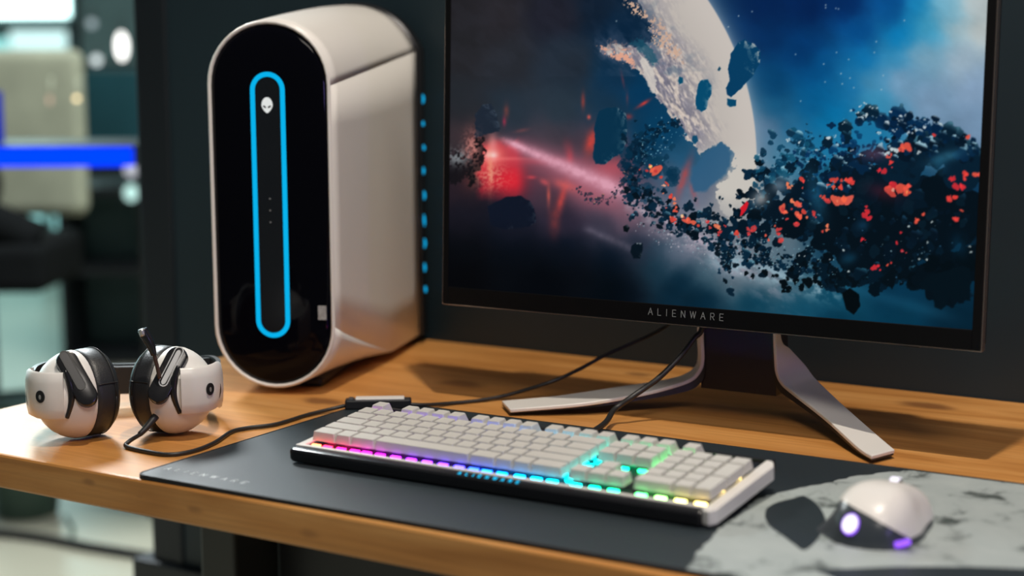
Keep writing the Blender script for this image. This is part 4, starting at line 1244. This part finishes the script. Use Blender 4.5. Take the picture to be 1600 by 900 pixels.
# boom microphone
tube('mic_boom', [(.0385, -.0445, .0700), (.0365, -.0440, .082), (.0330, -.0430, .098)], .0021, M['brass'], hs, n=5)
mt_ = tube('mic_tip', [(.0335, -.0435, .0950), (.0300, -.0430, .107), (.0245, -.0420, .118), (.0225, -.0420, .1225)], lambda t: .0030 + .0026 * math.sin(min(1, t * 1.25) * PI * .62), M['blackg'], hs, n=5)
tube('mic_grille', [(.0232, -.0450, .1165), (.0212, -.0450, .1235)], .0033, M['silver'], mt_, n=3, seg=10)
tube('strain_relief', [(.0330, -.0405, .0290), (.0235, -.0480, .0190), (.0160, -.0530, .0125)], lambda t: .0042 - .0014 * t, M['rubber'], hs, n=4)
hc = thing('headset_cable', 'thin black cable with a pale inline remote running from the headset to the monitor', 'cable', (.27, .09, 0))
HI_ = Matrix.Translation((-.27, -.09, 0))
cw = [(.2755, .1000, .0135), (.2739, .0985, .0122), (.2665, .0910, .0060), (.2700, .0830, .0026), (.3000, .0780, .0026), (.3330, .0800, .0026), (.3440, .1050, .0026), (.3380, .1440, .0026), (.3200, .1900, .0026), (.3230, .2130, .0026), (.3380, .2430, .0026), (.3380, .2970, .0026), (.3480, .3300, .0045), (.3640, .3460, .0085), (.3850, .3600, .0095)]
tube('cable', [HI_ @ V(p) for p in cw], .0023, M['rubber'], hc, n=6)
cw2 = [(.4000, .3700, .0095), (.4150, .3800, .0085), (.4300, .3960, .0060), (.4420, .4300, .0027), (.4650, .4650, .0027), (.4863, .4950, .0065), (.5276, .5200, .0213), (.5499, .5500, .0339), (.5726, .5800, .0499), (.6244, .6300, .0805), (.6600, .6500, .1250)]
tube('cable', [HI_ @ V(p) for p in cw2], .0023, M['rubber'], hc, n=6)
yb = math.atan2(.036, .052)
T_ = HI_ @ Matrix.Translation((.3905, .3625, .0105)) @ Matrix.Rotation(yb, 4, 'Z')
bm = bmesh.new(); addbox(bm, (-.038, -.0075, -.0062), (.038, .0075, .0050), .002, 2, T_)
ic = frombm('inline_remote', bm, M['black'], hc)
bm = bmesh.new(); addbox(bm, (-.026, -.0072, .0042), (.030, .0072, .0066), .0010, 2, T_)
frombm('remote_faceplate', bm, M['white'], ic)
bm = bmesh.new(); addbox(bm, (-.034, -.0070, .0040), (-.028, .0070, .0062), .0010, 2, T_)
frombm('remote_button', bm, M['dgrey'], ic)



# ------------------------------------------------------------------ mouse
mo = thing('computer_mouse', 'white and dark grey mouse with violet lights on the marbled end of the pad', 'mouse', (1.0480, .1925, .0042), .02)


def mouse_bm():
    bm = bmesh.new()
    NS, NR = 30, 40
    ringsv = []
    for i in range(NS + 1):
        s = -1 + 2 * i / NS
        y = .0625 * s
        endk = max(0, 1 - abs(s) ** 3.2) ** .5
        hw = (.0365 - .0035 * math.exp(-((s - .15) / .35) ** 2)) * (.18 + .82 * endk)
        h = (.0435 - .0130 * max(0, s + .15) ** 1.3 - .010 * max(0, -s - .25) ** 1.2) * (.12 + .88 * max(0, 1 - abs(s) ** 3.4) ** .55)
        rv = []
        for j in range(NR):
            UH = NR * 3 // 4
            if j <= UH:
                a = PI * j / UH
                c_, s_ = math.cos(a), math.sin(a)
                x = hw * math.copysign(abs(c_) ** .62, c_)
                z = h * s_ ** .9
            else:
                f_ = (j - UH) / (NR - UH)
                c_ = -1 + 2 * f_
                x = hw * c_
                z = 0
            lowk = max(0, 1 - z / (h * .55 + 1e-6)) ** 1.6 * abs(c_)
            if c_ < 0:
                x -= .0150 * lowk * math.exp(-((s + .38) / .30) ** 2)
            else:
                x += .0050 * lowk * math.exp(-((s + .05) / .5) ** 2)
            # waist under the top shell
            rv.append(bm.verts.new((x, y, z)))
        ringsv.append(rv)
    for a, b in zip(ringsv, ringsv[1:]):
        for j in range(NR):
            bm.faces.new((a[j], a[(j + 1) % NR], b[(j + 1) % NR], b[j]))
    bm.faces.new(ringsv[0]); bm.faces.new(ringsv[-1])
    bmesh.ops.recalc_face_normals(bm, faces=bm.faces[:])
    return bm


PA, PB, PC_ = V((-.038, .006, .0195)), V((-.012, -.034, .0255)), V((.036, -.036, .0065))
pn = (PB - PA).cross(PC_ - PA).normalized()
if pn.z < 0: pn = -pn
bm = mouse_bm()
bmesh.ops.bisect_plane(bm, geom=bm.verts[:] + bm.edges[:] + bm.faces[:], plane_co=PA, plane_no=pn, clear_inner=True)
bmesh.ops.bisect_plane(bm, geom=bm.verts[:] + bm.edges[:] + bm.faces[:], plane_co=(0, 0, .0065), plane_no=(0, 0, 1), clear_inner=True)
bmesh.ops.holes_fill(bm, edges=[e for e in bm.edges if e.is_boundary])
autosmooth(frombm('top_shell', bm, M['white'], mo), 50)
bm = mouse_bm()
bmesh.ops.scale(bm, vec=(.985, .985, .985), verts=bm.verts[:])
bd = autosmooth(frombm('lower_body', bm, M['dgrey'], mo), 50)
lav = emat('violet_glow', s2l((150, 90, 250)), 1.6)
wht = emat('white_violet_glow', (.93, .88, 1.0), 1.6)
from mathutils.bvhtree import BVHTree
tb = BVHTree.FromPolygons([v.co.copy() for v in bd.data.vertices], [tuple(p.vertices) for p in bd.data.polygons])


def surf_disc(name, origin, direction, ra, rb, rot, mat, ringmat=None):
    hit, nr, _, _ = tb.ray_cast(V(origin), V(direction).normalized())
    if hit is None: return
    if nr.dot(V(direction)) > 0: nr = -nr
    ux = V((0, 0, 1)).cross(nr).normalized(); uy = nr.cross(ux)
    cr, sr = math.cos(rot), math.sin(rot)
    def out(k): return [((ra * k * math.cos(t) * cr - rb * k * math.sin(t) * sr), (ra * k * math.cos(t) * sr + rb * k * math.sin(t) * cr)) for t in [2 * PI * i / 24 for i in range(24)]]
    if ringmat:
        prism('logo_ring', out(1.16), hit - nr * .002, ux, uy, .0024, ringmat, mo)
    return prism(name, out(1), hit - nr * .002, ux, uy, .0029, mat, mo)


surf_disc('glowing_logo', (-.0155, -.140, .044), (.07, .90, -.28), .0064, .0078, 0, wht, lav)
wl = tube('scroll_wheel', [(-.004, .034, .0285), (.004, .034, .0285)], .0085, M['blackg'], mo, n=2, seg=20)
tube('wheel_light', [(-.0036, .034, .0290), (.0036, .034, .0290)], .0089, wht, wl, n=2, seg=20)
tube('rear_light', [(.0285, -.0520, .0048), (.0325, -.0470, .0052), (.0355, -.0415, .0058)], .0028, lav, mo, n=3, seg=8)
box('button_gap', (-.0005, .044, .012), (.0005, .060, .024), M['black'], mo)



# ------------------------------------------------------------------ showroom beyond
def rt(name, label, cat, lat, dist, z, rz=0, group=None):
    return thing(name, label, cat, room(lat, dist, z), RZ + rz, group)


# khaki chair at a far desk
cblk = pmat('chair_black', (.008, .009, .010), .9, spec=.1, noise=(10, .1))
ch = rt('office_chair', 'khaki-backed swivel chair with black arms, blurred beyond the headset', 'chair', -1.56, 5.0, -.78)
bm = bmesh.new(); addbox(bm, (-.30, -.03, .70), (.255, .05, 1.205), .035, 4)
frombm('backrest', bm, M['khaki'], ch)
bm = bmesh.new(); addbox(bm, (-.34, -.45, .52), (.24, .0, .66), .03, 3)
frombm('seat', bm, cblk, ch)
tube('armrest', [(-.10, -.40, .98), (.02, -.38, .90), (.05, -.36, .82), (.0, -.34, .74)], .055, cblk, ch, seg=10)
tube('armrest', [(-.12, -.38, .86), (.04, -.38, .74), (.20, -.36, .66)], .06, cblk, ch, seg=10)
tube('column', [(-.03, -.2, .12), (-.03, -.2, .56)], .05, cblk, ch, n=2)
for i in range(5):
    a = 2 * PI * i / 5 + .4
    tube('base_leg', [(-.03, -.2, .14), (-.03 + .32 * math.cos(a), -.2 + .32 * math.sin(a), .08)], .036, cblk, ch, n=2)
    tube('caster', [(-.05 + .33 * math.cos(a), -.2 + .33 * math.sin(a), .031), (-.01 + .33 * math.cos(a), -.2 + .33 * math.sin(a), .031)], .03, cblk, ch, n=2)
# counter with a blue light strip along its edge
ct = rt('display_counter', 'dark display counter with a blue light strip along its edge', 'counter', -1.18, 3.9, -.78)
def cbox(nm, a, b, mat, par=ct, bv=0): 
    bm = bmesh.new(); addbox(bm, a, b, bv); return frombm(nm, bm, mat, par)
cbox('counter_top', (-1.6, 0, .925), (.275, .30, .975), M['black'])
cbox('light_strip', (-1.6, -.012, .925), (.275, .0, .970), emat('blue_strip', s2l((0, 60, 255)), 1.5))
cbox('leg', (.235, .20, .0), (.265, .3, .925), M['black'])
cbox('leg', (-1.6, .03, .0), (-1.55, .08, .925), M['black'])
cbox('screen_back', (-.40, .10, .975), (-.075, .14, 1.10), emat('blue_screen', s2l((6, 40, 190)), .8))
# tall dark cabinet with glass
cab = rt('display_cabinet', 'tall dark teal glass cabinet standing left of the black wall', 'cabinet', -1.72, 7.0, -.78)
tealm = pmat('teal_glass', (.02, .085, .11), .25, noise=(3, .2))
cbox('side', (-.14, 0, 0), (-.11, .4, 2.6), M['black'], cab)
cbox('glass_door', (-.11, .01, .78), (.30, .03, 1.12), tealm, cab)
cbox('lower_door', (-.11, .0, 0), (.30, .03, .74), M['black'], cab)
cbox('upper_door', (-.11, .01, 1.16), (.30, .03, 2.6), pmat('teal_grey_glass', (.09, .15, .155), .3, noise=(3, .2)), cab)
cbox('body', (-.10, .04, 0), (.29, .4, 2.59), M['farwall'], cab)
lp = rt('light_panel', 'pale teal light panel glowing behind the top of the khaki chair', 'light', -2.5, 8.9, .10)
cbox('diffuser', (-.20, -.02, .25), (.10, .0, .44), emat('panel_glow', (.62, .90, .88), 1.3), lp)
cbox('housing', (-.21, 0, .24), (.11, .05, .45), M['farwall'], lp)
cbox('stand', (-.07, .01, -.88), (-.03, .05, .24), M['black'], lp)
# lamps that blur into discs
def lamp(nm, label, px, py, d, w, h, col, st, cat='lamp', mm='black'):
    lat, z = d * (px - 800) / 2549, .408 + d * (84 - py) / 2549
    L_ = rt(nm, label, cat, lat, d, z)
    bm = bmesh.new(); bmesh.ops.create_uvsphere(bm, u_segments=16, v_segments=10, radius=.5)
    for v in bm.verts: v.co = V((v.co.x * w, v.co.y * w, v.co.z * h))
    frombm('bulb', bm, emat(nm + '_glow', col, st), L_, True)
    tube('mount', [(0, .0, h * .45), (0, .03, h * .5 + .05)], .006, M[mm], L_, n=2, seg=6)
    return L_
lamp('wall_lamp', 'tall white oval lamp glowing at the edge of the black wall', 197, 71, 6.6, .045, .11, (1, .99, .95), 3.0)
lamp('globe_lamp', 'dim grey-white globe light left of the tall oval lamp', 157, 92, 6.6, .038, .038, (.75, .85, .85), 1.5)
lamp('globe_lamp', 'faint grey globe light near the top edge above the other globes', 152, 36, 6.6, .035, .035, (.55, .68, .72), .8)
lamp('display_light', 'small warm yellow light in front of the khaki chair back', 124, 151, 4.72, .015, .013, (1, .78, .42), 3.0, 'light', 'khaki')
lamp('display_light', 'faint pinkish light low on the khaki chair back', 82, 153, 4.75, .014, .026, (1, .70, .52), .7, 'light', 'khaki')
lamp('floor_lamp', 'pale teal light below the blue strip by the black wall', 203, 298, 6.0, .05, .06, (.55, .86, .80), 1.3)
lamp('display_light', 'greyish white light just under the blue strip', 205, 262, 6.0, .05, .05, (.72, .74, .82), .9, 'light')
# dark shelf unit under the cabinet lights and a pale teal light box low on the floor
su = rt('shelf_unit', 'dark low shelf unit behind the right side of the chair', 'shelf', -1.62, 6.2, -.78)
for zz in (0, .35, .66):
    cbox('shelf_board', (-.10, 0, zz), (.32, .35, zz + .03), M['black'], su)
for xx in (-.12, .30):
    cbox('side_board', (xx, 0, 0), (xx + .02, .35, .70), M['black'], su)
cbox('back_board', (-.10, .33, .03), (.32, .35, .70), M['farwall'], su)
# low things seen under the desk edge
wb = rt('waste_bin', 'dark green bin on the floor below the left desk edge', 'bin', -1.275, 4.15, -.78)
rings = []
for (z, r) in ((0, .075), (.01, .08), (.30, .095), (.31, .10), (.305, .09)):
    rings.append([V((r * math.cos(2 * PI * i / 24), r * math.sin(2 * PI * i / 24), z)) for i in range(24)])
loft('bin_body', rings, M['bin'], wb)
o = tube('floor_cable', [room(-1.8, 4.05, -.768), room(-1.27, 3.93, -.768), room(-1.0, 3.80, -.768), room(-.7, 3.66, -.768), room(-.3, 3.5, -.768)], .012, M['rubber'])
tag(o, 'thick black cable lying across the pale floor under the desk', 'cable')
o = tube('thin_cable', [room(-1.16, 4.10, -.775), room(-1.14, 4.05, -.775), room(-1.11, 3.98, -.775), room(-1.09, 3.87, -.775)], .005, M['bin'])
tag(o, 'thin greenish cable looping from the bin to the thick cable', 'cable')
